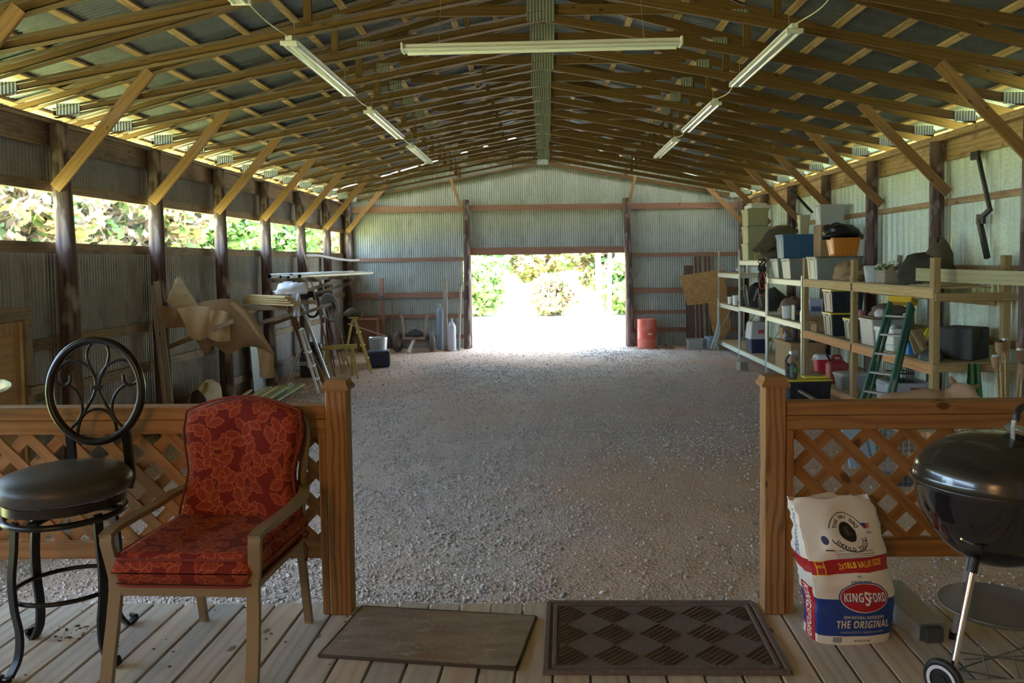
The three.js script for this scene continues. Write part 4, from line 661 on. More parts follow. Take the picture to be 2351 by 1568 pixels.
function sdf(bones, k, lo, hi, res, m) {   // bones: [ax,ay,az, bx,by,bz, r0, r1]; smooth union meshed by marching cubes
  const mc = new MarchingCubes(res, m, false, false, 120000); mc.isolation = 0; const S = Math.max(hi[0] - lo[0], hi[1] - lo[1], hi[2] - lo[2]) / 2, c = lo.map((q, i) => (q + hi[i]) / 2), p = V(), a = V(), b = V(), h = res / 2;
  for (let z = 0; z < res; z++) for (let y = 0; y < res; y++) for (let x = 0; x < res; x++) {
    p.set(c[0] + ((x - h) / h) * S, c[1] + ((y - h) / h) * S, c[2] + ((z - h) / h) * S); let acc = 0;
    for (const q of bones) { a.set(q[0], q[1], q[2]); b.set(q[3] - q[0], q[4] - q[1], q[5] - q[2]); const t = Math.max(0, Math.min(1, p.clone().sub(a).dot(b) / (b.lengthSq() || 1))), d = p.distanceTo(a.clone().addScaledVector(b, t)) - (q[6] + (q[7] - q[6]) * t); acc += Math.exp(-d / k); }
    mc.field[x + y * res + z * res * res] = k * Math.log(acc + 1e-30);
  }
  mc.update(); const n = mc.count, g = new THREE.BufferGeometry(), P = new Float32Array(n * 3); for (let i = 0; i < n * 3; i++) P[i] = mc.positionArray[i] * S + c[i % 3];
  g.setAttribute('position', new THREE.BufferAttribute(P, 3)); g.setAttribute('normal', new THREE.BufferAttribute(new Float32Array(mc.normalArray.slice(0, n * 3)), 3)); g.setAttribute('uv', new THREE.BufferAttribute(new Float32Array(n * 2), 2)); return g;
}
// ───────────── shelving along the right wall ─────────────
const FX = 5.16;
{
  const t = thing('lumber_shelf', 'timber shelving with orange middle beam behind the green stepladder', 'shelf', [0, 0, 0]);
  for (const [Z, h] of [[10.55, 2.64], [13.3, 2.62], [15.78, 2.66]]) { mesh('post', bx(FX - 0.03, FX + 0.06, 0, h, -Z - 0.06, -Z + 0.06, 0.005), postW, t); mesh('post', bx(6.06, 6.16, 0, Z < 11 ? 2.66 : 2.3, -Z - 0.05, -Z + 0.05, 0.005), postW, t); }
  for (const [z0, z1, mm] of [[10.62, 13.23, orangeW], [13.37, 15.71, orangeW]]) {
    mesh('top_beam', bx(FX - 0.035, FX + 0.005, 2.09, 2.225, -z1 - 0.1, -z0 + 0.1, 0.004), pineW, t); mesh('middle_beam', bx(FX - 0.035, FX + 0.005, 1.08, 1.215, -z1 - 0.1, -z0 + 0.1, 0.004), mm, t); mesh('bottom_beam', bx(FX - 0.035, FX + 0.005, 0.2, 0.3, -z1 - 0.1, -z0 + 0.1, 0.004), mm, t);
    mesh('back_beam', bx(6.0, 6.04, 1.98, 2.1, -z1, -z0, 0.004), postW, t); mesh('back_beam', bx(6.0, 6.04, 1.08, 1.21, -z1, -z0, 0.004), postW, t);
    for (const y of [2.226, 1.216, 0.301]) mesh('shelf_board', bx(FX - 0.02, 5.93, y, y + 0.018, -z1 - 0.06, -z0 + 0.06, 0.002), plyW, t);
  }
  mesh('end_beam', bx(FX - 0.02, 6.2, 2.06, 2.17, -10.49, -10.45, 0.004), postW, t); mesh('end_beam', bx(FX - 0.02, 6.2, 1.12, 1.225, -10.49, -10.45, 0.004), postW, t);
}
{
  const cream = M({ color: [0.66, 0.68, 0.58], roughness: 0.5, metalness: 0.2 }), galv = M({ color: [0.62, 0.66, 0.70], roughness: 0.4, metalness: 0.5 });
  const rack = (label, z0, z1, levels, h, m) => {
    const t = thing('steel_rack', label, 'shelf', [0, 0, 0], 0, 'steel storage racks');
    for (const Z of [z0, z1]) for (const x of [FX, 5.9]) mesh('post', [bx(x - 0.022, x + 0.022, 0, h, -Z - 0.003, -Z, 0), bx(x - 0.022, x - 0.019, 0, h, -Z, -Z + 0.035, 0)], m, t);
    for (const y of levels) { mesh('beam', bx(FX - 0.03, FX - 0.004, y - 0.11, y, -z1, -z0, 0.004), cream, t); mesh('beam', bx(5.88, 5.91, y - 0.09, y, -z1, -z0, 0.004), cream, t); for (const Z of [z0 + 0.02, z1 - 0.02]) mesh('beam', bx(FX - 0.02, 5.9, y - 0.1, y - 0.01, -Z - 0.012, -Z + 0.012, 0.003), cream, t); mesh('shelf_board', bx(FX - 0.02, 5.9, y, y + 0.014, -z1 + 0.01, -z0 - 0.01, 0.002), plyW, t); }
    mesh('cross_brace', [beam([FX, 0.5, -z1 + 0.04], [5.9, 1.9, -z1 + 0.04], 0.025, 0.004, [0, 0, 1], 0)], steel, t);
  };
  rack('cream steel rack bay carrying the blue and dark grey totes', 15.95, 18.42, [0.25, 1.33, 2.2], 2.3, galv);
  rack('cream steel rack bay under the three olive totes', 18.52, 21.0, [0.25, 1.4, 2.6], 2.68, galv);
  rack('farthest cream steel rack bay, next to the leaning chipboard', 21.1, 23.6, [0.25, 1.36, 2.24], 2.9, cream);
}
// top level
const olive = plastic([0.40, 0.40, 0.20]), blueP = plastic([0.055, 0.16, 0.28]), orangeP = plastic([0.72, 0.25, 0.03]), greyG = plastic([0.24, 0.28, 0.25]), greyL = plastic([0.44, 0.47, 0.45]), yellowP = plastic([0.72, 0.60, 0.06]), blackP = plastic([0.025, 0.026, 0.035]), paleGreen = plastic([0.50, 0.55, 0.40]), red = plastic([0.55, 0.03, 0.05]), tanP = plastic([0.52, 0.47, 0.28]), navy = plastic([0.02, 0.03, 0.08]);
for (let k = 0; k < 3; k++) tote('olive_tote', ['lowest of three olive totes stacked on the steel rack', 'middle of three olive totes stacked on the steel rack', 'topmost of three olive totes stacked on the steel rack'][k], [5.36, 2.62 + 0.43 * k, -20.3], 0.56, 0.62, 0.41, olive, olive, { group: 'stacked olive totes', taper: 0.02 });
{ const t = thing('foam_block', 'white foam packing lying on the olive tote stack', 'packing', [5.42, 3.915, -20.3], 0.1); mesh('slab', [bx(-0.25, 0.28, 0, 0.09, -0.25, 0.25, 0.01), bx(-0.2, 0.22, 0.09, 0.14, -0.2, 0.1, 0.01)], white, t); }
tote('grey_tub', 'left of two dark grey lidded tubs under the blue tote', [5.3, 2.216, -17.85], 0.36, 0.62, 0.42, greyG, greyG, { group: 'dark grey tubs', ribs: false, taper: 0.04 });
tote('grey_tub', 'right of two dark grey lidded tubs under the blue tote', [5.3, 2.216, -17.0], 0.36, 0.62, 0.42, greyG, greyG, { group: 'dark grey tubs', ribs: false, taper: 0.04 });
tote('blue_tote', 'blue plastic tote standing on two dark grey tubs', [5.5, 2.655, -17.4], 0.78, 0.55, 0.5, blueP, blueP);
{ const t = thing('waste_basket', 'tall tan waste basket standing on the blue tote', 'basket', [5.62, 3.175, -17.3]); mesh('body', rrLoft(0.125, 0.1, 0.04, [[-0.035, 0], [0, 0.4], [0.008, 0.405], [0.004, 0.412], [-0.006, 0.4], [-0.04, 0.01]]), tanP, t); }
{ const t = thing('boot_tray', 'black plastic tray tilted on top of the tan waste basket', 'tray', [5.58, 3.66, -17.3]); const q = mesh('tray', rrLoft(0.3, 0.2, 0.03, [[-0.01, 0], [0, 0.05], [-0.008, 0.05], [-0.016, 0.008]]), M({ color: [0.03, 0.032, 0.03], roughness: 0.3 }), t); put(q, -0.02, 0.2, 0, 0.35, 0, -0.78); }
tote('dark_tote', 'large dark grey-green tote under the orange tub', [5.56, 2.246, -15.3], 0.9, 0.6, 0.42, greyG, plastic([0.10, 0.12, 0.08]));
tote('orange_tub', 'open orange plastic tub holding a black bag', [5.75, 2.682, -15.35], 0.56, 0.42, 0.36, orangeP, null, { cat: 'tub', taper: 0.05 });
{ const t = thing('trash_bag', 'crumpled black plastic bag heaped on the orange tub', 'bag', [5.7, 3.0, -15.4]); mesh('bag', blob(0.36, 0.2, 0.24, 0.55, 31), M({ color: [0.012, 0.012, 0.013], roughness: 0.28, side: 2 }), t); }
carton('tall brown cardboard box under the pale grey tub', [5.86, 2.216, -16.4], 0.5, 0.46, 1.1);
tote('grey_tub', 'pale grey open tub perched on the tall cardboard box', [5.86, 3.325, -16.4], 0.58, 0.42, 0.42, greyL, null, { cat: 'tub', taper: 0.05 });
{ const t = thing('burlap_bundle', 'brown burlap bundle sloping above the blue tote', 'bundle', [5.5, 2.615, -18.9]); const q = mesh('cloth', blob(0.55, 0.24, 0.3, 0.4, 33), burlap, t); put(q, 0.08, 0.4, 0, 0, 0, 0.55); mesh('cloth', blob(0.36, 0.2, 0.28, 0.4, 34), burlap, t); }
{ const t = thing('rope_bundle', 'dark cords with a red strap hanging on the rack post', 'rope', [FX - 0.16, 2.2, -18.35]); const g = []; for (let k = 0; k < 9; k++) g.push(tube(Array.from({ length: 7 }, (_, i) => [rr(-0.09, 0.1), 0.45 - i * 0.1 + rr(-0.04, 0.04), rr(-0.06, 0.06)]), 0.012, 24, 6)); mesh('cord', g, darkCloth, t); mesh('red_strap', [tube([[0.02, 0.15, 0.08], [-0.07, 0.0, 0.09], [-0.05, -0.22, 0.09], [0.03, -0.24, 0.09], [0.06, -0.05, 0.09], [0.02, 0.15, 0.08]], 0.012, 30, 6), tube([[-0.1, 0.42, 0.08], [0.02, 0.4, 0.09], [0.05, 0.34, 0.08]], 0.01, 12, 6)], plastic([0.6, 0.05, 0.04]), t); }
{ const t = thing('tube_rack', 'small yellow tube rack beside the olive totes', 'rack', [5.28, 2.615, -19.5]); mesh('frame', [tube([[-0.12, 0, 0], [-0.12, 0.14, 0], [0.2, 0.16, 0], [0.2, 0, 0]], 0.01, 30, 6), rod([0.02, 0, 0], [0.02, 0.15, 0], 0.008, 6)], yellowP, t); }
{ const t = thing('paper_sack', 'crumpled brown paper sack on the timber shelf', 'bag', [5.42, 2.246, -14.35], 0.3); mesh('sack', blob(0.2, 0.22, 0.24, 0.5, 37), card, t); mesh('sack', mv(blob(0.16, 0.1, 0.2, 0.4, 38), -0.1, 0, 0.28), card, t); }
{ const t = thing('log_piece', 'short grey log rounds lying beside the paper sack', 'wood', [5.3, 2.246, -13.62]); mesh('log', [rod([-0.1, 0.05, 0.1], [0.2, 0.05, -0.05], 0.05, 12), rod([-0.05, 0.14, 0.0], [0.25, 0.13, 0.1], 0.045, 12)], greyW, t); }
bucket('pail', 'pale oval pail with wire handle at the front of the timber shelf', [5.36, 2.246, -12.95], 0.16, 0.27, greyL, { taper: 0.8 });
{ const t = thing('flower_box', 'wooden box of white artificial flowers on the timber shelf', 'planter', [5.45, 2.246, -12.38]); mesh('box', bx(-0.24, 0.24, 0, 0.2, -0.18, 0.18, 0.006), greyW, t); const lf = [], fl = []; for (let i = 0; i < 60; i++) { const x = rr(-0.26, 0.36), z = rr(-0.2, 0.26), y = 0.2 + rr(-0.08, 0.1); lf.push(mv(rot(new THREE.ConeGeometry(0.018, 0.08, 5), rr(-1.5, 1.5), rr(0, 6), rr(-1.5, 1.5)), x, y, z)); if (i % 2) fl.push(mv(new THREE.IcosahedronGeometry(rr(0.014, 0.028), 1), x, y + 0.05, z)); } mesh('leaves', lf, plastic([0.09, 0.16, 0.04]), t); mesh('flowers', fl, plastic([0.74, 0.72, 0.5]), t); }
for (const [k, x, a] of [[0, 5.62, -0.2], [1, 5.72, -0.1], [2, 5.8, -0.3]]) { const t = thing('wooden_stake', ['left of three short wooden stakes beside the dark sack', 'tallest of three short wooden stakes beside the dark sack', 'right of three short wooden stakes beside the dark sack'][k], 'wood', [x, 2.262, -12.86 - 0.05 * k], 0, 'wooden stakes'); mesh('stake', rot(bx(-0.04, 0.04, 0, [0.24, 0.42, 0.32][k], -0.015, 0.015), 0, 0, a), greyW, t); }
{ const t = thing('dark_sack', 'dark olive canvas sack slumped on the timber shelf', 'bag', [5.62, 2.246, -11.7]); mesh('sack', blob(0.42, 0.34, 0.26, 0.3, 41), M({ map: dataTex(128, 128, (u, v) => mix([0.085, 0.08, 0.045], [0.035, 0.033, 0.024], fbm(u * 6, v * 6, 6, 6, 9, 4))), roughness: 1, side: 2 }), t); mesh('sack_peak', mv(blob(0.2, 0.34, 0.16, 0.3, 42), 0.14, 0.18, 0.05), burlap, t); }
{ const t = thing('plywood_offcut', 'thin plywood offcuts lying flat on the timber shelf end', 'wood', [5.52, 2.246, -11.06]); mesh('sheet', [bx(-0.3, 0.4, 0, 0.012, -0.35, 0.4, 0.001), rot(bx(-0.25, 0.3, 0.013, 0.022, -0.2, 0.35, 0.001), 0, 0.35, 0), rot(bx(-0.2, 0.35, 0.024, 0.034, -0.25, 0.1, 0.001), 0, -0.3, 0)], plyW, t); }
{ const t = thing('long_board', 'long pale board on edge across the timber shelf end', 'wood', [0, 0, 0]); mesh('board', beam([5.3, 2.4, -11.35], [6.02, 2.36, -9.35], 0.035, 0.18, [0, 1, 0]), wood([0.50, 0.46, 0.26], [0.40, 0.35, 0.17], { s: 97, lines: 6, knots: 1 }), t); }
// middle level
tote('yellow_lid_tote', 'upper of two stacked black totes with yellow lids', [5.46, 1.665, -14.55], 0.62, 0.5, 0.4, blackP, yellowP, { group: 'black totes with yellow lids' });
tote('yellow_lid_tote', 'lower of two stacked black totes with yellow lids', [5.46, 1.236, -14.55], 0.62, 0.5, 0.41, blackP, yellowP, { group: 'black totes with yellow lids' });
tote('yellow_lid_tote', 'short black tote with yellow lid in front of the stacked pair', [5.42, 1.236, -13.75], 0.42, 0.36, 0.36, plastic([0.10, 0.11, 0.085]), yellowP, { group: 'black totes with yellow lids' });
{ const t = thing('pink_ball', 'faded pink ball sitting on the short yellow-lidded tote', 'ball', [5.45, 1.612, -13.72]); mesh('ball', mv(new THREE.SphereGeometry(0.075, 24, 16).scale(1, 0.92, 1), 0, 0.07, 0), plastic([0.55, 0.22, 0.20], 0.6), t); }
tote('grey_tote', 'large open grey tote heaped with brown cloth on the orange beam', [5.48, 1.236, -12.85], 0.62, 0.58, 0.44, plastic([0.40, 0.39, 0.37]), null, { ribs: false });
{ const t = thing('cloth_heap', 'brown and white cloths heaped on the large grey tote', 'cloth', [5.5, 1.7, -12.85]); mesh('cloth', mv(blob(0.26, 0.13, 0.22, 0.5, 43), 0.06, 0, 0), tanCloth, t); mesh('white_cloth', mv(blob(0.09, 0.09, 0.07, 0.4, 44), -0.15, 0.0, 0.16), white, t); mesh('card_tub', bx(-0.3, 0.3, -0.02, 0.0, -0.27, 0.27), cardDark, t); }
for (let k = 0; k < 2; k++) { const t = thing('kitchen_bin', ['left of two white plastic bins with bag liners on the middle shelf', 'right of two white plastic bins, nearer the stepladder'][k], 'bin', [5.27, 1.236, -12.36 + 0.36 * k], 0.1, 'white plastic bins'); mesh('body', rrLoft(0.085, 0.13, 0.03, [[-0.02, 0], [0, 0.32], [-0.006, 0.32], [-0.026, 0.01]]), plastic([0.74, 0.76, 0.66]), t); mesh('bag_liner', rrLoft(0.085, 0.13, 0.03, [[0.008, 0.27], [0.016, 0.3], [0.01, 0.335], [-0.01, 0.335]], false, false), M({ color: [0.8, 0.82, 0.8], roughness: 0.4, side: 2 }), t); if (k) mesh('bag_knot', mv(blob(0.05, 0.05, 0.05, 0.6, 46), 0, 0.32, 0), white, t); }
{ const t = thing('plywood_scrap', 'plywood scrap pieces leaning on the middle shelf', 'wood', [5.33, 1.24, -11.2]); mesh('scrap', [rot(bx(-0.12, 0.13, 0.05, 0.4, -0.01, 0.01), -0.3, 0.3, 0.1), mv(rot(bx(-0.02, 0.02, 0, 0.42, -0.02, 0.02), 0, 0, 0.5), 0.0, 0.02, 0.1)], plyW, t); }
{ const t = thing('blue_crate', 'bright blue plastic crate on the middle shelf', 'crate', [5.36, 1.236, -11.55]); mesh('body', rrLoft(0.14, 0.14, 0.02, [[-0.02, 0], [0, 0.17], [0.008, 0.175], [-0.005, 0.175], [-0.025, 0.01]]), plastic([0.03, 0.2, 0.62]), t); mesh('slot', [bx(-0.06, -0.03, 0.03, 0.13, 0.125, 0.14), bx(0.03, 0.06, 0.03, 0.13, 0.125, 0.14)], navy, t); }
{ const t = thing('dark_tray', 'dark rounded plastic cover beside the bright blue crate', 'cover', [5.29, 1.236, -10.88]); mesh('cover', blob(0.16, 0.14, 0.14, 0.06, 47, 0.1), darkGrey, t); mesh('edge', rot(new THREE.TorusGeometry(0.15, 0.012, 8, 30, Math.PI), 0, 1.2, 0), black, t); }
{ const t = thing('speaker_cabinet', 'dark grey box with rounded top at the end of the middle shelf', 'box', [5.8, 1.236, -11.0], 0.62); mesh('cabinet', bx(-0.24, 0.24, 0, 0.44, -0.24, 0.24, 0.02), M({ color: [0.075, 0.072, 0.07], roughness: 0.8 }), t); mesh('handle', [bx(-0.02, 0.02, 0.3, 0.36, 0.24, 0.26)], black, t); mesh('cable', tube([[0.05, 0.44, 0.2], [0, 0.4, 0.26], [-0.12, 0.2, 0.27], [-0.2, 0.02, 0.28]], 0.004, 30, 6), black, t); }
{ const t = thing('cable_coil', 'yellow and brown cable coils behind the dark grey box', 'cable', [5.7, 1.27, -11.85]); mesh('coil', Array.from({ length: 6 }, (_, i) => mv(rot(new THREE.TorusGeometry(0.15 + 0.01 * (i % 3), 0.012, 6, 30), rr(-0.2, 0.2), 0.6, 0), 0.02 * i, 0.17, 0.02 * i)), yellowP, t); mesh('cord', Array.from({ length: 5 }, (_, i) => mv(rot(new THREE.TorusGeometry(0.13 + 0.012 * i, 0.009, 6, 30), 0.2, 0.5, 0), 0.05 + 0.015 * i, 0.16, 0.1)), plastic([0.2, 0.11, 0.06]), t); }
{ const t = thing('green_cloth', 'green cloth hanging below the shelf end beam', 'cloth', [5.62, 0.72, -10.4]); mesh('cloth', grid(14, 16, (u, v) => [(u - 0.5) * 0.24 * (0.7 + 0.3 * (1 - v)), v * 0.52, 0.025 * Math.sin(u * 14 + v * 2)]), M({ color: [0.06, 0.15, 0.06], roughness: 0.9, side: 2 }), t); }
bucket('white_bucket', 'white plastic bucket on the steel rack beside the dark case', [5.3, 1.346, -17.35], 0.125, 0.27, white);
{ const t = thing('dark_case', 'dark ribbed equipment case next to the white bucket', 'case', [5.34, 1.346, -16.7]); mesh('case', bx(-0.13, 0.13, 0, 0.34, -0.11, 0.11, 0.015), darkGrey, t); for (let k = 0; k < 3; k++) mesh('rib', bx(-0.1, 0.1, 0.05 + 0.09 * k, 0.1 + 0.09 * k, 0.11, 0.125, 0.006), k % 2 ? cardDark : black, t); }
{ const t = thing('white_jug', 'squat white jug at the end of the steel rack', 'jug', [5.3, 1.346, -16.2]); mesh('jug', lathe([[0, 0], [0.09, 0], [0.1, 0.02], [0.1, 0.2], [0.08, 0.25], [0.03, 0.28], [0.03, 0.31], [0, 0.31]], 24), white, t); }
{ const t = thing('blue_label_box', 'small white box with blue print behind the white bucket', 'box', [5.64, 1.346, -16.62]); mesh('box', bx(-0.14, 0.14, 0, 0.46, -0.1, 0.1), plastic([0.55, 0.62, 0.74]), t); mesh('print', bx(-0.1, 0.1, 0.2, 0.3, 0.1, 0.103, 0), plastic([0.1, 0.15, 0.4]), t); }
carton('open brown cardboard box beside the yellow-lidded totes', [5.36, 1.236, -15.35], 0.34, 0.34, 0.2, { open: true });
{ const t = thing('tan_tarp', 'folded tan tarp filling the middle of the steel rack', 'tarp', [5.6, 1.346, -17.9]); mesh('tarp', blob(0.34, 0.3, 0.4, 0.3, 51), tanCloth, t); }
{ const t = thing('black_duffel', 'black duffel bag under the upper steel rack shelf', 'bag', [5.5, 1.416, -19.2]); mesh('bag', blob(0.36, 0.36, 0.5, 0.25, 53), darkCloth, t); mesh('strap', tube([[-0.32, 0.1, 0.3], [-0.36, 0.4, 0.1], [-0.3, 0.5, -0.2], [-0.34, 0.2, -0.4]], 0.02, 30, 6), plastic([0.16, 0.15, 0.13]), t); mesh('red_clip', mv(cbox(0.06, 0.05, 0.1, 0.01), -0.33, 0.36, 0.16), plastic([0.6, 0.1, 0.05]), t); }
{ const t = thing('black_duffel', 'second black bag leaning nearer the far rack post', 'bag', [5.48, 1.416, -20.4]); mesh('bag', blob(0.34, 0.42, 0.4, 0.3, 55), darkCloth, t); mesh('strap', tube([[-0.3, 0.1, 0.2], [-0.34, 0.5, 0.1], [-0.28, 0.55, -0.2]], 0.018, 20, 6), plastic([0.3, 0.3, 0.2]), t); }
bucket('white_pail', 'small white lidded pail on the farthest steel rack', [5.3, 1.376, -22.0], 0.1, 0.26, white, { lid: white });
bucket('white_pail', 'second small white pail stacked against the far rack post', [5.32, 1.376, -22.7], 0.1, 0.2, white);
{ const t = thing('tool_heap', 'dark jumble of small tools on the farthest steel rack', 'tools', [5.5, 1.376, -21.6]); mesh('heap', blob(0.26, 0.16, 0.3, 0.6, 57), darkCloth, t); }
{ const t = thing('wire_roll', 'wire roll lying on top of the farthest steel rack', 'wire', [5.4, 2.256, -22]); mesh('roll', Array.from({ length: 6 }, (_, i) => mv(rot(new THREE.TorusGeometry(0.09, 0.008, 6, 20), 0, 0.3, 0), 0, 0.1, i * 0.06 - 0.15)), steel, t); mesh('bottle', mv(new THREE.CylinderGeometry(0.04, 0.04, 0.22, 14), 0.15, 0.11, 0.2), white, t); }
// bottom level and the floor in front
{ const t = thing('pet_carrier', 'pet carrier with grey top and navy base on the lowest rack shelf', 'carrier', [5.42, 0.265, -20.3]); mesh('base', rrLoft(0.24, 0.3, 0.05, [[-0.03, 0], [0, 0.34], [0.012, 0.36]]), navy, t); mesh('top', rrLoft(0.24, 0.3, 0.05, [[0.012, 0.36], [0, 0.4], [-0.03, 0.72], [-0.06, 0.78], [-0.12, 0.79]]), plastic([0.50, 0.48, 0.47]), t); mesh('label_sticker', bx(-0.05, 0.1, 0.5, 0.6, 0.285, 0.297, 0), plastic([0.5, 0.08, 0.08]), t); mesh('handle', tube([[0, 0.77, -0.12], [0, 0.83, -0.08], [0, 0.83, 0.08], [0, 0.77, 0.12]], 0.014, 20, 6), plastic([0.6, 0.56, 0.4]), t); }
carton('large lidded cardboard chest on the lowest steel rack shelf', [5.5, 0.265, -17.15], 0.72, 1.15, 0.6, { lid: 0.1, name: 'cardboard_chest' });
for (let k = 0; k < 2; k++) { const t = thing('rubber_boot', ['left one of the dark ankle boots standing on the cardboard chest', 'right one of the dark ankle boots standing on the cardboard chest'][k], 'boot', [5.33 + 0.3 * k, 0.873, -16.95 + 0.16 * k], -2.2, 'pair of dark boots'); mesh('shaft', lathe([[0, 0.05], [0.055, 0.05], [0.06, 0.1], [0.068, 0.27], [0.06, 0.27], [0.05, 0.12]], 20), plastic([0.055, 0.055, 0.06], 0.7), t); mesh('foot', mv(new THREE.SphereGeometry(1, 20, 12).scale(0.058, 0.055, 0.14), 0, 0.055, 0.08), plastic([0.09, 0.085, 0.08], 0.7), t); mesh('sole', rrLoft(0.05, 0.15, 0.05, [[0, 0], [0.004, 0.022], [0, 0.024]]).translate(0, 0, 0.06), black, t); }
carton('small flat cardboard box behind the boots', [5.42, 0.873, -17.6], 0.36, 0.34, 0.12, { m: M({ color: [0.46, 0.28, 0.2], roughness: 0.9, side: 2 }) });
carton('upper small cardboard box stacked behind the boots', [5.42, 0.997, -17.6], 0.4, 0.36, 0.13);
{ const t = thing('spray_bottle', 'clear bottle with blue cap on the cardboard chest corner', 'bottle', [5.24, 0.873, -17.3]); mesh('bottle', lathe([[0, 0], [0.045, 0], [0.05, 0.02], [0.05, 0.11], [0.02, 0.16], [0.02, 0.17]], 20), greyL, t); mesh('cap', mv(new THREE.CylinderGeometry(0.024, 0.024, 0.04, 16), 0, 0.185, 0), plastic([0.03, 0.08, 0.6]), t); }
{ const t = thing('wood_block', 'pale wooden block on the gravel before the steel rack', 'wood', [4.72, 0, -19], 0.3); mesh('block', bx(-0.11, 0.11, -0.01, 0.19, -0.09, 0.09), greyW, t); }
tote('tool_tote', 'black tote with yellow lid on the floor before the shelving', [4.52, 0.0, -13.75], 0.78, 0.44, 0.56, blackP, yellowP, { turn: 0.05, cat: 'tool box' });
{ const t = thing('leaf_blower', 'grey and green power tool standing on the yellow tote lid', 'power tool', [4.28, 0.573, -13.72]); mesh('housing', [lathe([[0, 0], [0.07, 0], [0.08, 0.04], [0.075, 0.2], [0.05, 0.26], [0, 0.28]], 20)], plastic([0.10, 0.12, 0.12]), t); mesh('green_panel', mv(new THREE.SphereGeometry(0.05, 16, 12).scale(1, 1, 0.5), 0.03, 0.15, 0.062), plastic([0.10, 0.36, 0.08]), t); mesh('handle', tube([[-0.04, 0.2, 0], [-0.12, 0.3, 0], [-0.06, 0.4, 0], [0.05, 0.42, 0], [0.06, 0.3, 0]], 0.02, 24, 8), darkGrey, t); mesh('nozzle', rod([-0.1, 0.02, 0.02], [-0.12, 0.28, 0.02], 0.03, 12), plastic([0.13, 0.10, 0.09]), t); mesh('head', mv(cbox(0.14, 0.1, 0.1, 0.02), 0.02, 0.44, 0), alum, t); }
{ const t = thing('garden_tools', 'yellow tray of small parts beside the power tool', 'tray', [4.66, 0.573, -13.75]); mesh('tray', bx(-0.2, 0.2, 0, 0.05, -0.12, 0.12, 0.01), yellowP, t); mesh('parts', mv(blob(0.14, 0.05, 0.08, 0.5, 59), 0, 0.045, 0), tanCloth, t); }
{ const t = thing('jug_cooler', 'red drink cooler with white lid on the bottom shelf', 'cooler', [5.36, 0.319, -15.35]); mesh('body', rrLoft(0.14, 0.13, 0.04, [[-0.02, 0], [0, 0.36], [0, 0.38]]), red, t); mesh('lid', rrLoft(0.14, 0.13, 0.04, [[0.006, 0.38], [0.008, 0.43], [-0.02, 0.46], [-0.05, 0.465]]), white, t); mesh('spout', beam([-0.15, 0.42, 0.02], [-0.2, 0.36, 0.02], 0.04, 0.04), white, t); }
{ const t = thing('fuel_can', 'red plastic fuel can beside the drink cooler', 'fuel can', [5.42, 0.319, -14.75]); mesh('body', rrLoft(0.17, 0.14, 0.05, [[-0.02, 0], [0, 0.05], [0, 0.36], [-0.05, 0.42], [-0.09, 0.44]]), plastic([0.42, 0.06, 0.06], 0.55), t); mesh('handle', tube([[-0.09, 0.42, 0], [-0.07, 0.5, 0], [0.07, 0.5, 0], [0.09, 0.42, 0]], 0.022, 24, 8), red, t); mesh('spout', rod([-0.12, 0.4, 0.03], [-0.2, 0.54, 0.05], 0.022, 12), black, t); }
{ const t = thing('ice_chest', 'grey lidded ice chest on the bottom timber shelf', 'cooler', [5.44, 0.319, -14.1], 0.1); mesh('body', rrLoft(0.26, 0.17, 0.05, [[-0.04, 0], [0, 0.24], [0.01, 0.25]]), plastic([0.36, 0.38, 0.42]), t); mesh('lid', rrLoft(0.26, 0.17, 0.05, [[0.018, 0.25], [0.02, 0.28], [-0.02, 0.3], [-0.06, 0.305]]), plastic([0.50, 0.49, 0.44]), t); mesh('latch', bx(-0.03, 0.03, 0.2, 0.27, 0.19, 0.2), white, t); }
tote('grey_tote', 'pale grey tote on the bottom shelf behind the stepladder', [5.5, 0.319, -12.2], 0.64, 0.6, 0.42, plastic([0.46, 0.48, 0.53]), plastic([0.46, 0.48, 0.53]), { ribs: false });
{ const t = thing('milk_crate', 'black milk crate standing on the pale grey tote', 'crate', [5.4, 0.752, -12.1], 0.05), g = []; for (const y of [0, 0.13, 0.27]) for (const s of [-1, 1]) g.push(bx(-0.165, 0.165, y, y + 0.025, s * 0.155, s * 0.165), bx(s * 0.155, s * 0.165, y, y + 0.025, -0.165, 0.165)); for (let k = 0; k < 6; k++) for (const s of [-1, 1]) { const q = -0.16 + 0.064 * k; g.push(bx(q - 0.008, q + 0.008, 0, 0.29, s * 0.154, s * 0.166), bx(s * 0.154, s * 0.166, 0, 0.29, q - 0.008, q + 0.008)); } g.push(bx(-0.16, 0.16, 0, 0.01, -0.16, 0.16)); mesh('lattice_body', g, black, t); }
{ const t = thing('lumber_scraps', 'short pale lumber offcuts on the floor beside the yellow tote', 'wood', [4.95, 0, -12.5]); mesh('scrap', [bx(-0.14, 0.14, 0, 0.12, -0.2, 0.3), rot(bx(-0.12, 0.1, 0.12, 0.24, -0.15, 0.3), 0, 0.15, 0), rot(bx(-0.1, 0.06, 0.24, 0.34, -0.2, 0.1), 0, -0.3, 0)], greyW, t); }
{ const t = thing('leaning_plank', 'short pale plank leaning against the yellow tote', 'wood', [0, 0, 0]); mesh('plank', beam([4.95, 0.02, -12.98], [4.28, 0.42, -13.38], 0.12, 0.03, [0, 1, 0]), greyW, t); }
{ const t = thing('orange_bag', 'bright orange plastic bag on the floor by the offcuts', 'bag', [4.55, 0, -12.2]); mesh('bag', blob(0.2, 0.22, 0.18, 0.5, 61), M({ color: [0.85, 0.16, 0.03], roughness: 0.4, side: 2 }), t); }
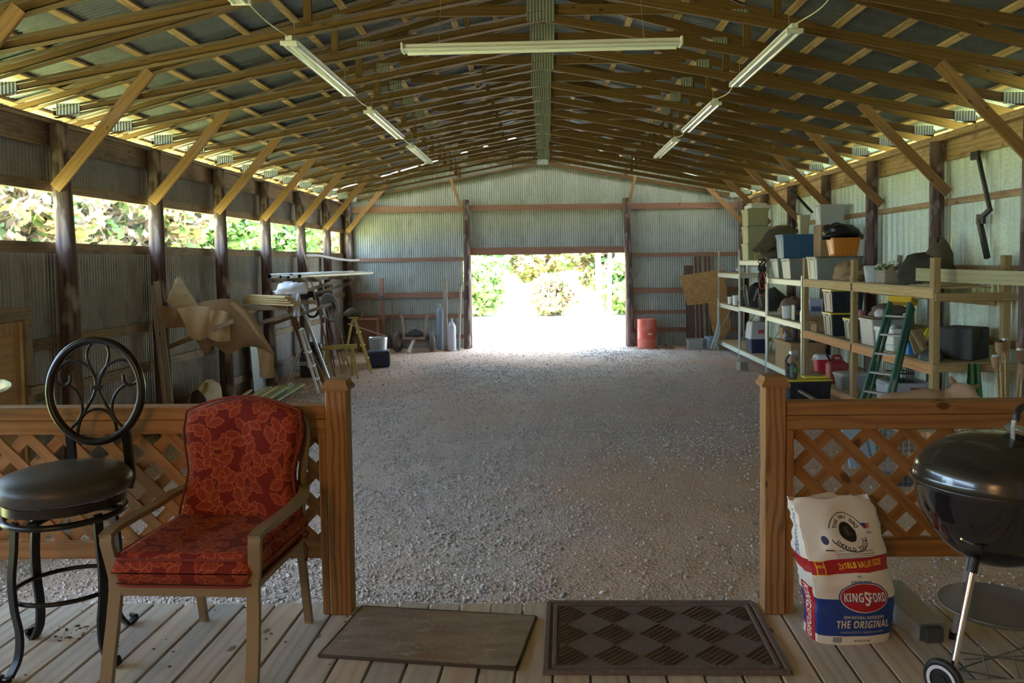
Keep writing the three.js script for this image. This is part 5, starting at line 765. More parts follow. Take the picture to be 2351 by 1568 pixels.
{ const t = thing('red_crate', 'dark red plastic tub on the bottom shelf behind the stepladder', 'tub', [5.42, 0.319, -11.15]); mesh('tub', rot(rrLoft(0.2, 0.2, 0.04, [[-0.04, 0], [0, 0.44], [0.012, 0.45], [-0.006, 0.45], [-0.05, 0.01]]), 0, 0, 0.0), plastic([0.32, 0.03, 0.04]), t); }
{ // green fibreglass stepladder leaning closed against the shelf
  const t = thing('stepladder', 'green fibreglass stepladder with yellow top leaning on the timber shelf', 'ladder', [4.2, 0, -10.95]);
  const gm = M({ color: [0.045, 0.17, 0.125], roughness: 0.45 }), w = V(0.22, 0, 0.36), up = V(0.72, 2.08, -0.44), nrm = V().crossVectors(up, w).normalize(), P = (a, b, c) => V().addScaledVector(w, a).addScaledVector(up, b).addScaledVector(nrm, c).toArray(), fc = w.clone().normalize().toArray();
  const off = P(0.5, 0.5, 1)[0] > P(0.5, 0.5, 0)[0] ? 1 : -1;   // the side towards the shelf
  for (const a of [0, 1]) { const a1 = 0.12 + 0.76 * a; mesh('front_rail', beam(P(a, 0, 0), P(a1, 0.97, 0), 0.085, 0.03, fc), gm, t); mesh('rear_rail', beam(P(a ? 0.94 : 0.06, 0, off * 0.13), P(a1, 0.95, off * 0.09), 0.05, 0.028, fc), gm, t); mesh('foot', beam(P(a, -0.005, 0), P(a, 0.02, 0), 0.1, 0.04, fc), black, t); }
  for (let k = 1; k <= 7; k++) { const b = k * 0.125, a0 = 0.12 * b / 0.97; mesh('tread', beam(P(a0, b, 0), P(1 - a0, b, 0), 0.085, 0.026, [0, 1, 0.0]), M({ color: [0.42, 0.40, 0.38], metalness: 0.3, roughness: 0.55 }), t); }
  for (const b of [0.2, 0.45, 0.7]) mesh('rear_brace', beam(P(0.08, b, off * 0.12), P(0.92, b, off * 0.12), 0.03, 0.012, fc), alum, t);
  mesh('top_cap', beam(P(0.06, 0.985, off * 0.04), P(0.94, 0.985, off * 0.04), 0.17, 0.09, up.clone().normalize().toArray(), 0.012), plastic([0.72, 0.45, 0.03]), t);
  mesh('warning_label', beam(P(1 - 0.045, 0.38, 0).map((q, i) => q + fc[i] * 0.02), P(1 - 0.057, 0.47, 0).map((q, i) => q + fc[i] * 0.02), 0.05, 0.002, fc, 0), plastic([0.55, 0.52, 0.48]), t);
}
{ // wire cage with the bedded foam deer on it
  const t = thing('wire_cage', 'galvanised wire animal cage behind the right railing', 'cage', [4.5, 0, -9.35]), X = 0.46, Zc = 0.28, H = 0.64;
  const panel = (f) => { const g = []; for (let i = 0; i <= 14; i++) g.push(f(i / 14, 0)); for (let j = 0; j <= 10; j++) g.push(f(j / 10, 1)); mesh('wire_panel', g, steel, t); };
  for (const s of [-1, 1]) { panel((q, k) => (k ? rod([-X, q * H, s * Zc], [X, q * H, s * Zc], 0.002, 4) : rod([(2 * q - 1) * X, 0, s * Zc], [(2 * q - 1) * X, H, s * Zc], 0.002, 4))); panel((q, k) => (k ? rod([s * X, q * H, -Zc], [s * X, q * H, Zc], 0.002, 4) : rod([s * X, 0, (2 * q - 1) * Zc], [s * X, H, (2 * q - 1) * Zc], 0.002, 4))); }
  mesh('lid', bx(-X, X, H, H + 0.012, -Zc, Zc), plyW, t); mesh('tray', bx(-X, X, 0, 0.03, -Zc, Zc), darkGrey, t);
  const deerM = M({ color: [0.42, 0.25, 0.15], roughness: 0.85, bumpMap: dirtB, bumpScale: 0.004 });
  const d = thing('deer_decoy', 'tan foam deer lying on the wire cage with its head turned right', 'decoy', [4.5, 0.656, -9.35]);
  mesh('body', sdf([[-0.42, 0.2, 0, 0.0, 0.22, 0, 0.19, 0.2], [0.0, 0.22, 0, 0.26, 0.24, 0.0, 0.2, 0.15], [0.24, 0.26, 0, 0.38, 0.4, 0.05, 0.12, 0.075], [0.36, 0.42, 0.05, 0.42, 0.42, 0.12, 0.08, 0.07], [0.42, 0.41, 0.13, 0.5, 0.31, 0.26, 0.06, 0.036], [-0.4, 0.1, 0.14, -0.1, 0.06, 0.2, 0.08, 0.05], [0.2, 0.1, 0.12, 0.36, 0.05, 0.2, 0.06, 0.04], [-0.6, 0.22, 0, -0.66, 0.18, 0, 0.04, 0.02]], 0.03, [-0.85, -0.1, -0.75], [0.65, 0.8, 0.75], 56, deerM), deerM, d);
  mesh('muzzle', mv(new THREE.SphereGeometry(0.042, 16, 12).scale(0.9, 0.8, 1.1), 0.505, 0.295, 0.27), plastic([0.62, 0.52, 0.46], 0.8), d); mesh('nose', mv(new THREE.SphereGeometry(0.018, 12, 8), 0.525, 0.295, 0.312), black, d);
  for (const [x, y, z, a] of [[0.32, 0.5, 0.02, 0.6], [0.52, 0.44, 0.04, -1.25]]) mesh('ear', rot(new THREE.SphereGeometry(1, 14, 10).scale(0.038, 0.1, 0.014), 0, 0.3, a).translate(x, y, z), deerM, d);
  for (const z of [0.1]) mesh('eye', mv(new THREE.SphereGeometry(0.014, 10, 8), 0.43, 0.425, 0.2), black, d);
}
{ const t = thing('plastic_board', 'pale blue plastic panel leaning on the gravel behind the lattice', 'panel', [4.02, 0, -9.95], 0.3); mesh('panel', rot(bx(-0.22, 0.22, 0, 0.5, -0.01, 0.01), -0.35, 0, 0), plastic([0.40, 0.50, 0.62]), t); mesh('strip', rot(bx(0.1, 0.13, 0, 0.5, 0.011, 0.016), -0.35, 0, 0), plastic([0.12, 0.2, 0.34]), t); }
{ // bamboo torches standing in a pot
  const p = thing('torch_pot', 'dark pot holding the bundle of bamboo torches', 'pot', [4.9, 0, -8.35]); mesh('pot', lathe([[0, 0], [0.16, 0], [0.2, 0.4], [0.22, 0.42], [0.19, 0.42], [0.15, 0.02], [0, 0.02]], 28), darkGrey, p);
  const bamboo = wood([0.50, 0.36, 0.18], [0.38, 0.24, 0.10], { s: 103, lines: 20, knots: 0 }), cane = M({ map: dataTex(128, 128, (u, v) => { const a = Math.sin(u * 6.283 * 12) * 0.5 + 0.5, b = Math.sin(v * 6.283 * 16 + (Math.floor(u * 24) % 2) * 3.14) * 0.5 + 0.5; return mix([0.18, 0.10, 0.055], [0.50, 0.31, 0.17], a * 0.5 + b * 0.5); }), roughness: 0.8 });
  const L = ['bamboo torch leaning farthest left in the dark pot', 'bamboo torch standing second from left in the pot', 'tallest bamboo torch near the middle of the pot', 'bamboo torch leaning right of the tallest one', 'bamboo torch at the right side of the pot', 'bamboo torch leaning farthest right out of the pot'];
  [[-0.2, 1.58, 0.1], [-0.12, 1.72, 0.02], [-0.03, 1.73, -0.04], [0.06, 1.5, 0.1], [0.12, 1.62, -0.05], [0.2, 1.45, 0.08]].forEach(([dx, h, dz], k) => {
    const t = thing('bamboo_torch', L[k], 'torch', [4.9, 0.02, -8.35], 0, 'bamboo torches'), a = V(dx * 0.15, 0, dz * 0.5 + 0.01 * k), b = V(dx, h - 0.2, dz), u = b.clone().sub(a).normalize(), top = b.clone().addScaledVector(u, 0.2);
    mesh('pole', rod(a.toArray(), b.toArray(), 0.011, 8), bamboo, t); const g = []; for (let i = 0; i < 6; i++) { const q = i * 1.047; g.push(rod(b.toArray(), b.clone().addScaledVector(u, 0.13).add(V(Math.cos(q) * 0.03, 0, Math.sin(q) * 0.03)).toArray(), 0.005, 5)); } mesh('splayed_canes', g, bamboo, t);
    mesh('woven_cup', along(new THREE.CylinderGeometry(0.042, 0.034, 0.11, 16), b.clone().addScaledVector(u, 0.1), top), cane, t); mesh('wick_can', along(new THREE.CylinderGeometry(0.03, 0.03, 0.1, 14), b.clone().addScaledVector(u, 0.13), b.clone().addScaledVector(u, 0.225)), k % 2 ? black : steel, t);
  });
}
{ const t = thing('metal_chair_back', 'grey curved metal garden ornament beside the torch pot', 'ornament', [4.5, 0, -8.3]); const m = M({ color: [0.30, 0.33, 0.30], metalness: 0.4, roughness: 0.6 }); mesh('hoop', [tube([[-0.14, 0, 0], [-0.14, 0.9, 0], [-0.1, 1.12, 0], [0.06, 1.16, 0], [0.14, 1.0, 0.02], [0.14, 0, 0.02]], 0.016, 60, 8), tube([[-0.06, 0.5, 0], [-0.06, 1.02, 0], [0.02, 1.1, 0], [0.07, 0.95, 0]], 0.01, 40, 6), rod([-0.14, 0.5, 0], [0.14, 0.5, 0.01], 0.01, 6)], m, t); }
{ // bent black bracket hanging on the right wall
  const t = thing('drop_bracket', 'bent black metal bracket hanging high on the pale right wall', 'bracket', [0, 0, 0]); const m = M({ color: [0.035, 0.036, 0.036], roughness: 0.5, metalness: 0.3 });
  mesh('bar', [beam([6.14, 4.12, -11.35], [6.14, 3.28, -11.0], 0.045, 0.05, [0, 0, 1]), beam([6.14, 3.3, -10.98], [6.14, 3.16, -11.28], 0.05, 0.06, [0, 1, 0]), beam([6.14, 3.18, -11.28], [6.14, 2.62, -11.05], 0.06, 0.07, [0, 0, 1])], m, t); mesh('gusset', bx(6.12, 6.16, 4.02, 4.14, -11.5, -11.3), m, t); mesh('gusset', bx(6.12, 6.16, 3.1, 3.24, -11.32, -11.14), m, t);
}
{ const t = thing('grey_hose', 'pale grey hose hanging off the farthest steel rack', 'hose', [5.02, 0, -23.2]); for (let k = 0; k < 3; k++) mesh('hose_loop', tube([[0.05, 1.3 + 0.1 * k, 0], [0.04, 0.9, 0.05], [-0.04 + 0.05 * k, 0.5, 0.08], [-0.14 + 0.05 * k, 0.2, 0.05], [-0.2 + 0.11 * k, 0.03, 0.12]], 0.03, 40, 8), plastic([0.46, 0.52, 0.50]), t); }

// ───────────── along the left wall ─────────────
{ // panelled wooden door standing in a lumber frame
  const t = thing('framed_door', 'orange-brown wooden door standing in a lumber frame by the left wall', 'door', [-5.93, 0, -8.55]), z0 = -0.58, z1 = 0.5;
  mesh('frame_rail', bx(-0.03, 0.03, 2.06, 2.2, z0, z1 + 0.3, 0.004), girtW, t); mesh('frame_stile', bx(-0.03, 0.03, 0, 2.06, z0, z0 + 0.12, 0.004), girtW, t); mesh('frame_stile', bx(-0.03, 0.03, 0, 2.06, z1 + 0.2, z1 + 0.3, 0.004), girtW, t);
  const d = mesh('door_leaf', bx(-0.055, -0.02, 0.02, 2.04, z0 + 0.14, z1 + 0.18, 0.004), doorW, t); for (const [a, b] of [[0.2, 0.95], [1.1, 1.9]]) mesh('door_panel', bx(-0.022, -0.008, a, b, z0 + 0.28, z1 + 0.02, 0.008), doorW, d);
  mesh('trim_edge', bx(-0.02, 0.0, 0.02, 2.04, z0 + 0.12, z0 + 0.16), pineW, t); mesh('stop_block', bx(0.03, 0.1, 1.2, 1.29, z0 - 0.12, z0 + 0.16), girtW, t);
}
for (let k = 0; k < 2; k++) { const t = thing('leaning_board', ['wider of two slim boards leaning beside the second log pole', 'narrower of two slim boards leaning beside the second log pole'][k], 'wood', [0, 0, 0], 0, 'slim leaning boards'); mesh('board', beam([-5.62 - 0.08 * k, 0, -11.9], [-5.86 - 0.08 * k, 2.42 - 0.06 * k, -12.02], 0.09 - 0.04 * k, 0.025, [0, 0, 1]), greyW, t); }
{ // torn cardboard and paper draped over the lumber arm
  const A = V(-5.84, 0, -12.05), D = V(1.36, 0, -0.9), N = V(0.9, 0, 1.36).normalize(), P = (px, py, n = 0) => { const s = (px - 360) / 250, sc = 1828 / (12.05 + 0.9 * s); return A.clone().addScaledVector(D, s).addScaledVector(N, n).setY(2.65 - (py - 611) / sc).toArray(); };
  const spl = (L) => new THREE.CatmullRomCurve3(L.map((p) => V(...P(...p))), false, 'centripetal');
  const strip = (a, b, bulge) => { const ca = spl(a), cb = spl(b); return grid(20, 10, (u, v) => { const q = ca.getPointAt(u).lerp(cb.getPointAt(u), v).addScaledVector(N, bulge * Math.sin(v * 3.1) + 0.015 * Math.sin(u * 9 + v * 4)); return q.toArray(); }, (u, v) => [u, v]); };
  const cardPale = M({ map: cardT, color: [1.25, 1.3, 1.35], roughness: 0.9, side: 2 });
  const t = thing('cardboard_heap', 'large torn brown cardboard sheets draped over a lumber arm', 'cardboard', [0, 0, 0]);
  mesh('draped_sheet', strip([[430, 700, 0], [475, 690, 0.03], [520, 690, 0.05], [560, 728, 0.05], [590, 780, 0.05], [613, 814, 0.04]], [[448, 770, 0.02], [470, 790, 0.05], [505, 814, 0.06], [540, 800, 0.08], [572, 800, 0.08], [604, 820, 0.06]], 0.1), cardDark, t);
  mesh('rolled_edge', strip([[520, 688, 0.08], [565, 728, 0.1], [592, 778, 0.1], [614, 814, 0.08]], [[512, 700, 0.1], [552, 742, 0.13], [578, 792, 0.13], [602, 816, 0.1]], 0.04), card, t);
  mesh('hanging_flap', strip([[572, 800, 0.1], [592, 806, 0.12], [612, 812, 0.1]], [[577, 868, 0.08], [592, 872, 0.1], [612, 870, 0.08]], 0.02), card, t);
  mesh('torn_sheet', strip([[392, 708, 0.18], [430, 702, 0.22], [472, 706, 0.22]], [[420, 776, 0.22], [440, 780, 0.23], [460, 772, 0.23]], 0.03), cardPale, t);
  mesh('torn_sheet', strip([[462, 712, 0.23], [482, 712, 0.24], [506, 718, 0.22]], [[456, 776, 0.25], [482, 784, 0.25], [506, 782, 0.23]], 0.02), cardPale, t);
  mesh('torn_sheet', strip([[358, 698, 0.14], [380, 706, 0.16], [402, 708, 0.16]], [[366, 752, 0.15], [385, 752, 0.16], [410, 750, 0.17]], 0.02), cardDark, t);
  mesh('hanging_scrap', strip([[432, 778, 0.1], [452, 780, 0.1], [474, 782, 0.1]], [[452, 818, 0.1], [455, 819, 0.1], [458, 818, 0.1]], 0.01), cardDark, t);
  const o = thing('plywood_triangle', 'pair of triangular plywood offcuts standing above the cardboard', 'wood', [0, 0, 0]);
  for (let k = 0; k < 2; k++) { const pts = [P(374, 692, 0), P(404 - 6 * k, 636 + k, 0), P(444 - 8 * k, 706, 0), P(390, 710, 0)].map((q) => [Math.hypot(q[0] + 5.84, q[2] + 12.05), q[1]]); const g = extrude(pts, 0.016, 0.001); g.applyMatrix4(new THREE.Matrix4().makeBasis(D.clone().normalize(), V(0, 1, 0), N).setPosition(A.clone().addScaledVector(N, 0.06 - 0.03 * k))); mesh('offcut', g, plyW, o); }
}
{ // lumber arm bracket rack
  const t = thing('lumber_rack', 'timber arms fixed to the left poles carrying boards and pipes', 'rack', [0, 0, 0]);
  for (const [Z, y, x1] of [[12.39, 1.88, -5.1], [14.81, 1.9, -4.75], [17.23, 1.88, -4.9], [17.23, 2.36, -4.8], [19.65, 2.36, -4.75]]) { mesh('arm', bx(-5.86, x1, y - 0.09, y, -Z + 0.12, -Z + 0.16), girtW, t); mesh('arm_brace', beam([-5.86, y - 0.5, -Z + 0.14], [x1 + 0.3, y - 0.09, -Z + 0.14], 0.07, 0.03), girtW, t); }
}
['lowest of four yellow boards stacked on the timber arms', 'second lowest of four yellow boards on the timber arms', 'third of four yellow boards stacked on the timber arms', 'topmost of four yellow boards on the timber arms'].forEach((l, k) => { const t = thing('stacked_board', l, 'wood', [0, 0, 0], 0, 'yellow boards on the arms'); mesh('board', beam([-4.45 - 0.05 * k, 1.925 + 0.045 * k, -14.25], [-5.74 + 0.03 * k, 1.925 + 0.045 * k, -15.25], 0.14, 0.04, [0, 1, 0]), pineW, t); });
{ const t = thing('plastic_sheeting', 'crumpled white plastic sheeting on the end of the yellow boards', 'sheeting', [-4.68, 2.1, -14.7]); mesh('sheet', blob(0.28, 0.14, 0.18, 0.6, 71), M({ color: [0.7, 0.7, 0.72], roughness: 0.35, side: 2 }), t); mesh('tail', grid(8, 10, (u, v) => [0.12 + (u - 0.5) * 0.14, 0.02 - v * 0.42, 0.12 + 0.03 * Math.sin(u * 9 + v * 6)]), M({ color: [0.7, 0.7, 0.7], roughness: 0.4, side: 2 }), t); }
['white plastic pipe nearest the wall on the upper timber arms', 'second white plastic pipe from the wall on the arms', 'middle white plastic pipe on the upper timber arms', 'white plastic pipe second from the aisle side', 'white plastic pipe nearest the aisle on the arms'].forEach((l, k) => { const t = thing('plastic_pipe', l, 'pipe', [0, 0, 0], 0, 'white plastic pipes'), r = [0.05, 0.03, 0.045, 0.03, 0.04][k], y = 2.362 + r, a = V(-5.6 + 0.13 * k, y, -16.2 - 0.3 * (k % 3)), b = V(-5.15 + 0.13 * k, y, -21.4 + 0.5 * (k % 2)), m = M({ color: [0.76, 0.77, 0.74], roughness: 0.35, side: 2 }); mesh('pipe', along(new THREE.CylinderGeometry(r, r, a.distanceTo(b), 16, 1, true), a, b, [0, 1, 0]), m, t); mesh('bore', along(new THREE.CylinderGeometry(r * 0.86, r * 0.86, a.distanceTo(b), 16, 1, true), a, b, [0, 1, 0]), darkGrey, t); });
{ const t = thing('bent_pipe', 'thin bent white pipe above the pipe stack', 'pipe', [0, 0, 0]); mesh('pipe', tube([[-5.75, 2.86, -19.3], [-5.6, 2.86, -19.8], [-5.4, 2.78, -20.8], [-5.2, 2.74, -21.6], [-5.1, 2.75, -21.9]], 0.03, 30, 8), white, t); }
{ const t = thing('wooden_pole', 'long thin wooden pole leaning across the pipes', 'pole', [0, 0, 0]); mesh('pole', rod([-4.95, 0, -18.6], [-5.75, 3.2, -18.9], 0.018, 8), braceW, t); }
{ const t = thing('steel_pipe', 'long grey steel pipe leaning from the boards to the floor', 'pipe', [0, 0, 0]); mesh('pipe', rod([-4.72, 0.0, -17.35], [-5.5, 2.05, -17.6], 0.035, 12), steel, t); }
for (let k = 0; k < 2; k++) { const t = thing('leaning_plank', ['left dark plank leaning on the left wall behind the cardboard', 'right dark plank leaning on the left wall behind the cardboard'][k], 'wood', [0, 0, 0], 0, 'dark leaning planks'); mesh('plank', beam([-5.0 - 0.16 * k, 0, -17.75 - 0.1 * k], [-5.9, 1.82, -18.1 - 0.1 * k], 0.14, 0.035, [0, 0, 1]), redW, t); }
{ const t = thing('metal_board', 'grey metal panel standing against the left wall', 'metal board', [-5.98, 0, -16.5]); mesh('panel_sheet', rot(bx(-0.01, 0.01, 0, 1.3, -0.3, 0.3), 0, 0, 0.06), greyL, t); mesh('fold', rot(bx(0.01, 0.02, 0, 1.3, -0.3, -0.27), 0, 0, 0.06), greyL, t); }
['green board nearest the aisle in the floor pile', 'second green board of the floor pile', 'third green board, next to the yellow sticks', 'green board lying closest to the left wall', 'upper green board resting on the floor pile'].forEach((l, k) => { const t = thing('floor_board', l, 'wood', [0, 0, 0], 0, 'green boards on the floor'); const y = k === 4 ? 0.185 : 0.06 + 0.02 * k; mesh('board', beam([-5.1 - 0.15 * (k % 4), y, -13.3 - 0.12 * k], [-5.28 - 0.15 * (k % 4), y, -17.1 + 0.25 * k], 0.14, 0.04, [0, 1, 0]), greenLumber, t); });
for (let k = 0; k < 3; k++) { const t = thing('yellow_stick', ['longest yellow wooden stick on the floor pile', 'middle yellow wooden stick on the floor pile', 'short yellow wooden stick on the floor pile'][k], 'wood', [0, 0, 0], 0, 'yellow sticks'); mesh('stick', beam([-5.2 - 0.1 * k, 0.24 + 0.035 * k, -13.9], [-5.32 - 0.1 * k, 0.24 + 0.035 * k, -15.6 + 0.4 * k], 0.05, 0.03, [0, 1, 0]), pineW, t); }
{ const t = thing('tan_tarp', 'tan tarp humped over the floor pile by the left wall', 'tarp', [-5.84, 0.0, -13.55]); mesh('tarp', blob(0.17, 0.46, 0.7, 0.25, 73), plyW, t); }
{ const t = thing('vinyl_seat', 'old dark brown vinyl seat behind the floor pile', 'seat', [-5.4, 0, -12.6]); mesh('seat_pad', blob(0.2, 0.2, 0.24, 0.2, 75), M({ color: [0.05, 0.028, 0.022], roughness: 0.35 }), t); mesh('back_pad', mv(rot(blob(0.16, 0.36, 0.1, 0.12, 76), 0, 0, 0.1), -0.16, 0.15, -0.1), M({ color: [0.06, 0.033, 0.025], roughness: 0.35 }), t); }
{ // aluminium step stool
  const t = thing('step_stool', 'small folding aluminium stepladder standing open on the floor', 'ladder', [-5.0, 0, -16.35], 0.12);
  for (const s of [-1, 1]) { mesh('front_rail', beam([0.32, 0, s * 0.22], [-0.03, 1.32, s * 0.17], 0.05, 0.022, [0, 0, 1]), alum, t); mesh('rear_rail', beam([-0.36, 0, s * 0.2], [-0.06, 0.9, s * 0.16], 0.03, 0.02, [0, 0, 1]), alum, t); mesh('spreader', beam([0.16, 0.6, s * 0.19], [-0.16, 0.6, s * 0.17], 0.02, 0.006, [0, 0, 1]), alum, t); }
  for (const y of [0.28, 0.56, 0.84]) mesh('tread', bx(0.32 - 0.35 * y / 1.32 - 0.06, 0.32 - 0.35 * y / 1.32 + 0.05, y - 0.012, y + 0.012, -0.19, 0.19), alum, t); mesh('top_bar', rod([-0.03, 1.32, -0.17], [-0.03, 1.32, 0.17], 0.014, 8), alum, t); mesh('rear_bar', rod([-0.3, 0.18, -0.19], [-0.3, 0.18, 0.19], 0.012, 8), alum, t);
}
{ // yellow wooden sawhorse and stepladder
  const yw = wood([0.55, 0.45, 0.14], [0.44, 0.33, 0.08], { s: 109, lines: 8, knots: 2 });
  const t = thing('sawhorse', 'yellow wooden sawhorse beside the aluminium stepladder', 'sawhorse', [-4.75, 0, -18.3], 0.5);
  mesh('top_beam', bx(-0.4, 0.4, 0.68, 0.78, -0.03, 0.03), yw, t); for (const a of [-1, 1]) for (const b of [-1, 1]) mesh('leg', beam([a * 0.34, 0, b * 0.24], [a * 0.28, 0.74, b * 0.03], 0.05, 0.03, [0, 0, 1]), yw, t); for (const a of [-1, 1]) mesh('cross_tie', beam([a * 0.31, 0.36, -0.14], [a * 0.31, 0.36, 0.14], 0.05, 0.02, [1, 0, 0]), yw, t);
  const u = thing('wooden_stepladder', 'tall yellow wooden stepladder standing open near the cooler', 'ladder', [-4.62, 0, -19.3], 0.2);
  for (const s of [-1, 1]) { mesh('front_rail', beam([0.36, 0, s * 0.24], [-0.02, 1.34, s * 0.16], 0.06, 0.03, [0, 0, 1]), yw, u); mesh('rear_rail', beam([-0.34, 0, s * 0.2], [-0.06, 1.28, s * 0.14], 0.045, 0.028, [0, 0, 1]), yw, u); } for (const y of [0.34, 0.66, 0.98]) mesh('tread', bx(0.36 - 0.38 * y / 1.34 - 0.06, 0.36 - 0.38 * y / 1.34 + 0.05, y - 0.014, y + 0.014, -0.21, 0.21), yw, u); mesh('top_step', bx(-0.14, 0.06, 1.33, 1.36, -0.19, 0.19), yw, u);
  const g = thing('work_gloves', 'dark rag heap lying on the wooden stepladder top', 'rag', [-4.66, 1.362, -19.3]); mesh('rag', blob(0.2, 0.14, 0.16, 0.5, 77), burlap, g);
}
{ const t = thing('picnic_cooler', 'navy cooler with teal end standing on the gravel', 'cooler', [-4.28, 0.005, -20.25], 0.35); mesh('body', rrLoft(0.27, 0.18, 0.04, [[-0.02, 0], [0, 0.05], [0, 0.34]]), navy, t); mesh('lid', rrLoft(0.27, 0.18, 0.04, [[0.01, 0.34], [0.012, 0.4], [-0.02, 0.42], [-0.05, 0.42]]), plastic([0.02, 0.035, 0.075]), t); mesh('teal_end', bx(0.255, 0.29, 0.04, 0.36, -0.16, 0.16, 0.01), plastic([0.16, 0.38, 0.36]), t); }
bucket('galvanised_tub', 'grey metal tub standing behind the navy cooler', [-4.45, 0.35, -21.1], 0.24, 0.34, alum, { taper: 0.9 });
carton('brown box underneath the grey metal tub', [-4.45, 0, -21.1], 0.5, 0.5, 0.345, { m: cardDark });
{ const t = thing('rake', 'thin long-handled rake leaning down to the grey tub', 'rake', [0, 0, 0]); mesh('handle', rod([-4.22, 0.72, -21.0], [-4.95, 1.15, -19.9], 0.013, 8), greyW, t); }
['black hose coil hanging on a left wall pole', 'grey rope coil hanging beside the black hose coil'].forEach((l, k) => { const t = thing(['hose_coil', 'rope_coil'][k], l, k ? 'rope' : 'hose', [-5.66 + 0.46 * k, 1.62 - 0.1 * k, -19.3]); mesh('coil', Array.from({ length: 5 }, (_, i) => rot(new THREE.TorusGeometry(0.15 + 0.012 * i, 0.016, 8, 36).scale(1, 1.7, 1), 0.05 * i, 0.2, 0.05 * i).translate(0, 0.02 * i, 0.02 * i)), k ? plastic([0.26, 0.25, 0.22]) : black, t); });
{ const t = thing('tool_bundle', 'dark bundle of long-handled tools against the left wall', 'tools', [-5.5, 0, -20.3]); [[-0.2, 1.7], [-0.08, 1.9], [0.05, 1.6], [0.16, 1.75], [0.25, 1.5]].forEach(([x, h], i) => { mesh('handle', rod([x + 0.2, 0, 0.1 * (i % 2)], [x - 0.15, h, -0.1], 0.016, 8), i % 2 ? redW : greyW, t); mesh('blade', mv(rot(cbox(0.16, 0.26, 0.012, 0.004), 0.1, 0, 0.2), x - 0.16, h + 0.05, -0.1), darkGrey, t); }); }
{ const t = thing('machine_clutter', 'dark old engine parts heaped behind the sawhorse', 'machine', [-5.5, 0, -18.75]); mesh('engine_block', bx(-0.25, 0.25, 0, 0.5, -0.25, 0.25, 0.03), darkGrey, t); mesh('cylinder_head', [mv(new THREE.CylinderGeometry(0.16, 0.18, 0.3, 20), 0.05, 0.62, 0), rod([-0.2, 0.5, 0.1], [-0.25, 0.9, 0.1], 0.04, 10)], black, t); mesh('fan', mv(rot(new THREE.TorusGeometry(0.2, 0.025, 8, 24), 0, 0.6, 0), 0.05, 0.62, 0.2), darkGrey, t); mesh('panel', bx(0.25, 0.3, 0.05, 0.6, -0.2, 0.2), greyW, t); }
// ───────────── against the far wall ─────────────
{ const t = thing('steel_drum', 'faded red steel drum beside the right doorway pole', 'drum', [3.07, 0, -23.95]); const pr = [[0, 0.015], [0.27, 0.015], [0.285, 0], [0.29, 0.02], [0.285, 0.03]]; for (const y of [0.3, 0.58]) pr.push([0.285, y - 0.03], [0.297, y - 0.012], [0.297, y + 0.012], [0.285, y + 0.03]); pr.push([0.285, 0.86], [0.292, 0.875], [0.287, 0.885], [0.275, 0.87], [0, 0.87]); const rt = dataTex(256, 256, (u, v) => mix([0.62, 0.10, 0.06], [0.72, 0.30, 0.24], clamp((fbm(u * 5, v * 4, 5, 4, 44, 4) - 0.4) * 2.4))); mesh('barrel', lathe(pr, 40), M({ map: rt, roughness: 0.55 }), t); mesh('bung', mv(new THREE.CylinderGeometry(0.03, 0.03, 0.02, 14), 0.15, 0.88, 0), steel, t); mesh('stencil', grid(10, 2, (u, v) => { const a = 1.1 + u * 0.5; return [Math.cos(a) * 0.288, 0.42 + v * 0.05, Math.sin(a) * 0.288]; }), plastic([0.75, 0.6, 0.55]), t); }
{ const t = thing('drum_lid', 'rusty round lid lying on the gravel by the red drum', 'lid', [3.62, 0, -23.8]); mesh('disc', lathe([[0, 0.06], [0.12, 0.07], [0.22, 0.05], [0.26, 0.0], [0.24, 0]], 28), plastic([0.22, 0.10, 0.08], 0.8), t); mesh('knob', mv(new THREE.CylinderGeometry(0.03, 0.04, 0.06, 12), 0, 0.09, 0), darkGrey, t); }
['left brown ribbed metal sheet leaning on the far wall', 'middle brown ribbed metal sheet leaning on the far wall', 'right brown ribbed metal sheet leaning on the far wall'].forEach((l, k) => { const t = thing('metal_sheet', l, 'sheet', [4.42 + 0.29 * k, 0, -24.08], 0, 'brown leaning sheets'), m = M({ color: [0.13, 0.075, 0.05], roughness: 0.5, metalness: 0.2 }); const s = mesh('sheet', bx(-0.135, 0.135, 0, 2.5 + 0.28 * (k > 0), -0.004, 0.004), m, t); put(s, 0, 0, 0, -0.16, 0, 0.0); for (const x of [-0.12, 0, 0.12]) { const r = mesh('rib', bx(x - 0.012, x + 0.012, 0, 2.5 + 0.28 * (k > 0), 0.004, 0.02), k ? greyW : m, t); put(r, 0, 0, 0, -0.16, 0, 0.0); } });
{ const t = thing('chipboard', 'L-shaped chipboard sheet leaning in front of the brown metal sheets', 'board', [4.25, 0, -23.72]); const s = mesh('sheet', extrude([[-0.2, 2.18], [1.1, 2.36], [1.22, 1.75], [1.3, 0.6], [0.95, 0.02], [0.75, 0.55], [0.65, 1.35], [0.02, 1.28]], 0.018, 0.001), osb, t); put(s, 0, 0, 0, -0.1, 0, 0); }
tote('grey_bin', 'low grey plastic bin on the gravel below the brown sheets', [4.4, 0.0, -23.35], 0.5, 0.34, 0.34, plastic([0.34, 0.34, 0.32]), null, { cat: 'bin', taper: 0.02, ribs: false });
bucket('blue_bucket', 'pale blue bucket standing beside the low grey bin', [4.86, 0, -23.42], 0.16, 0.38, plastic([0.30, 0.38, 0.47]));
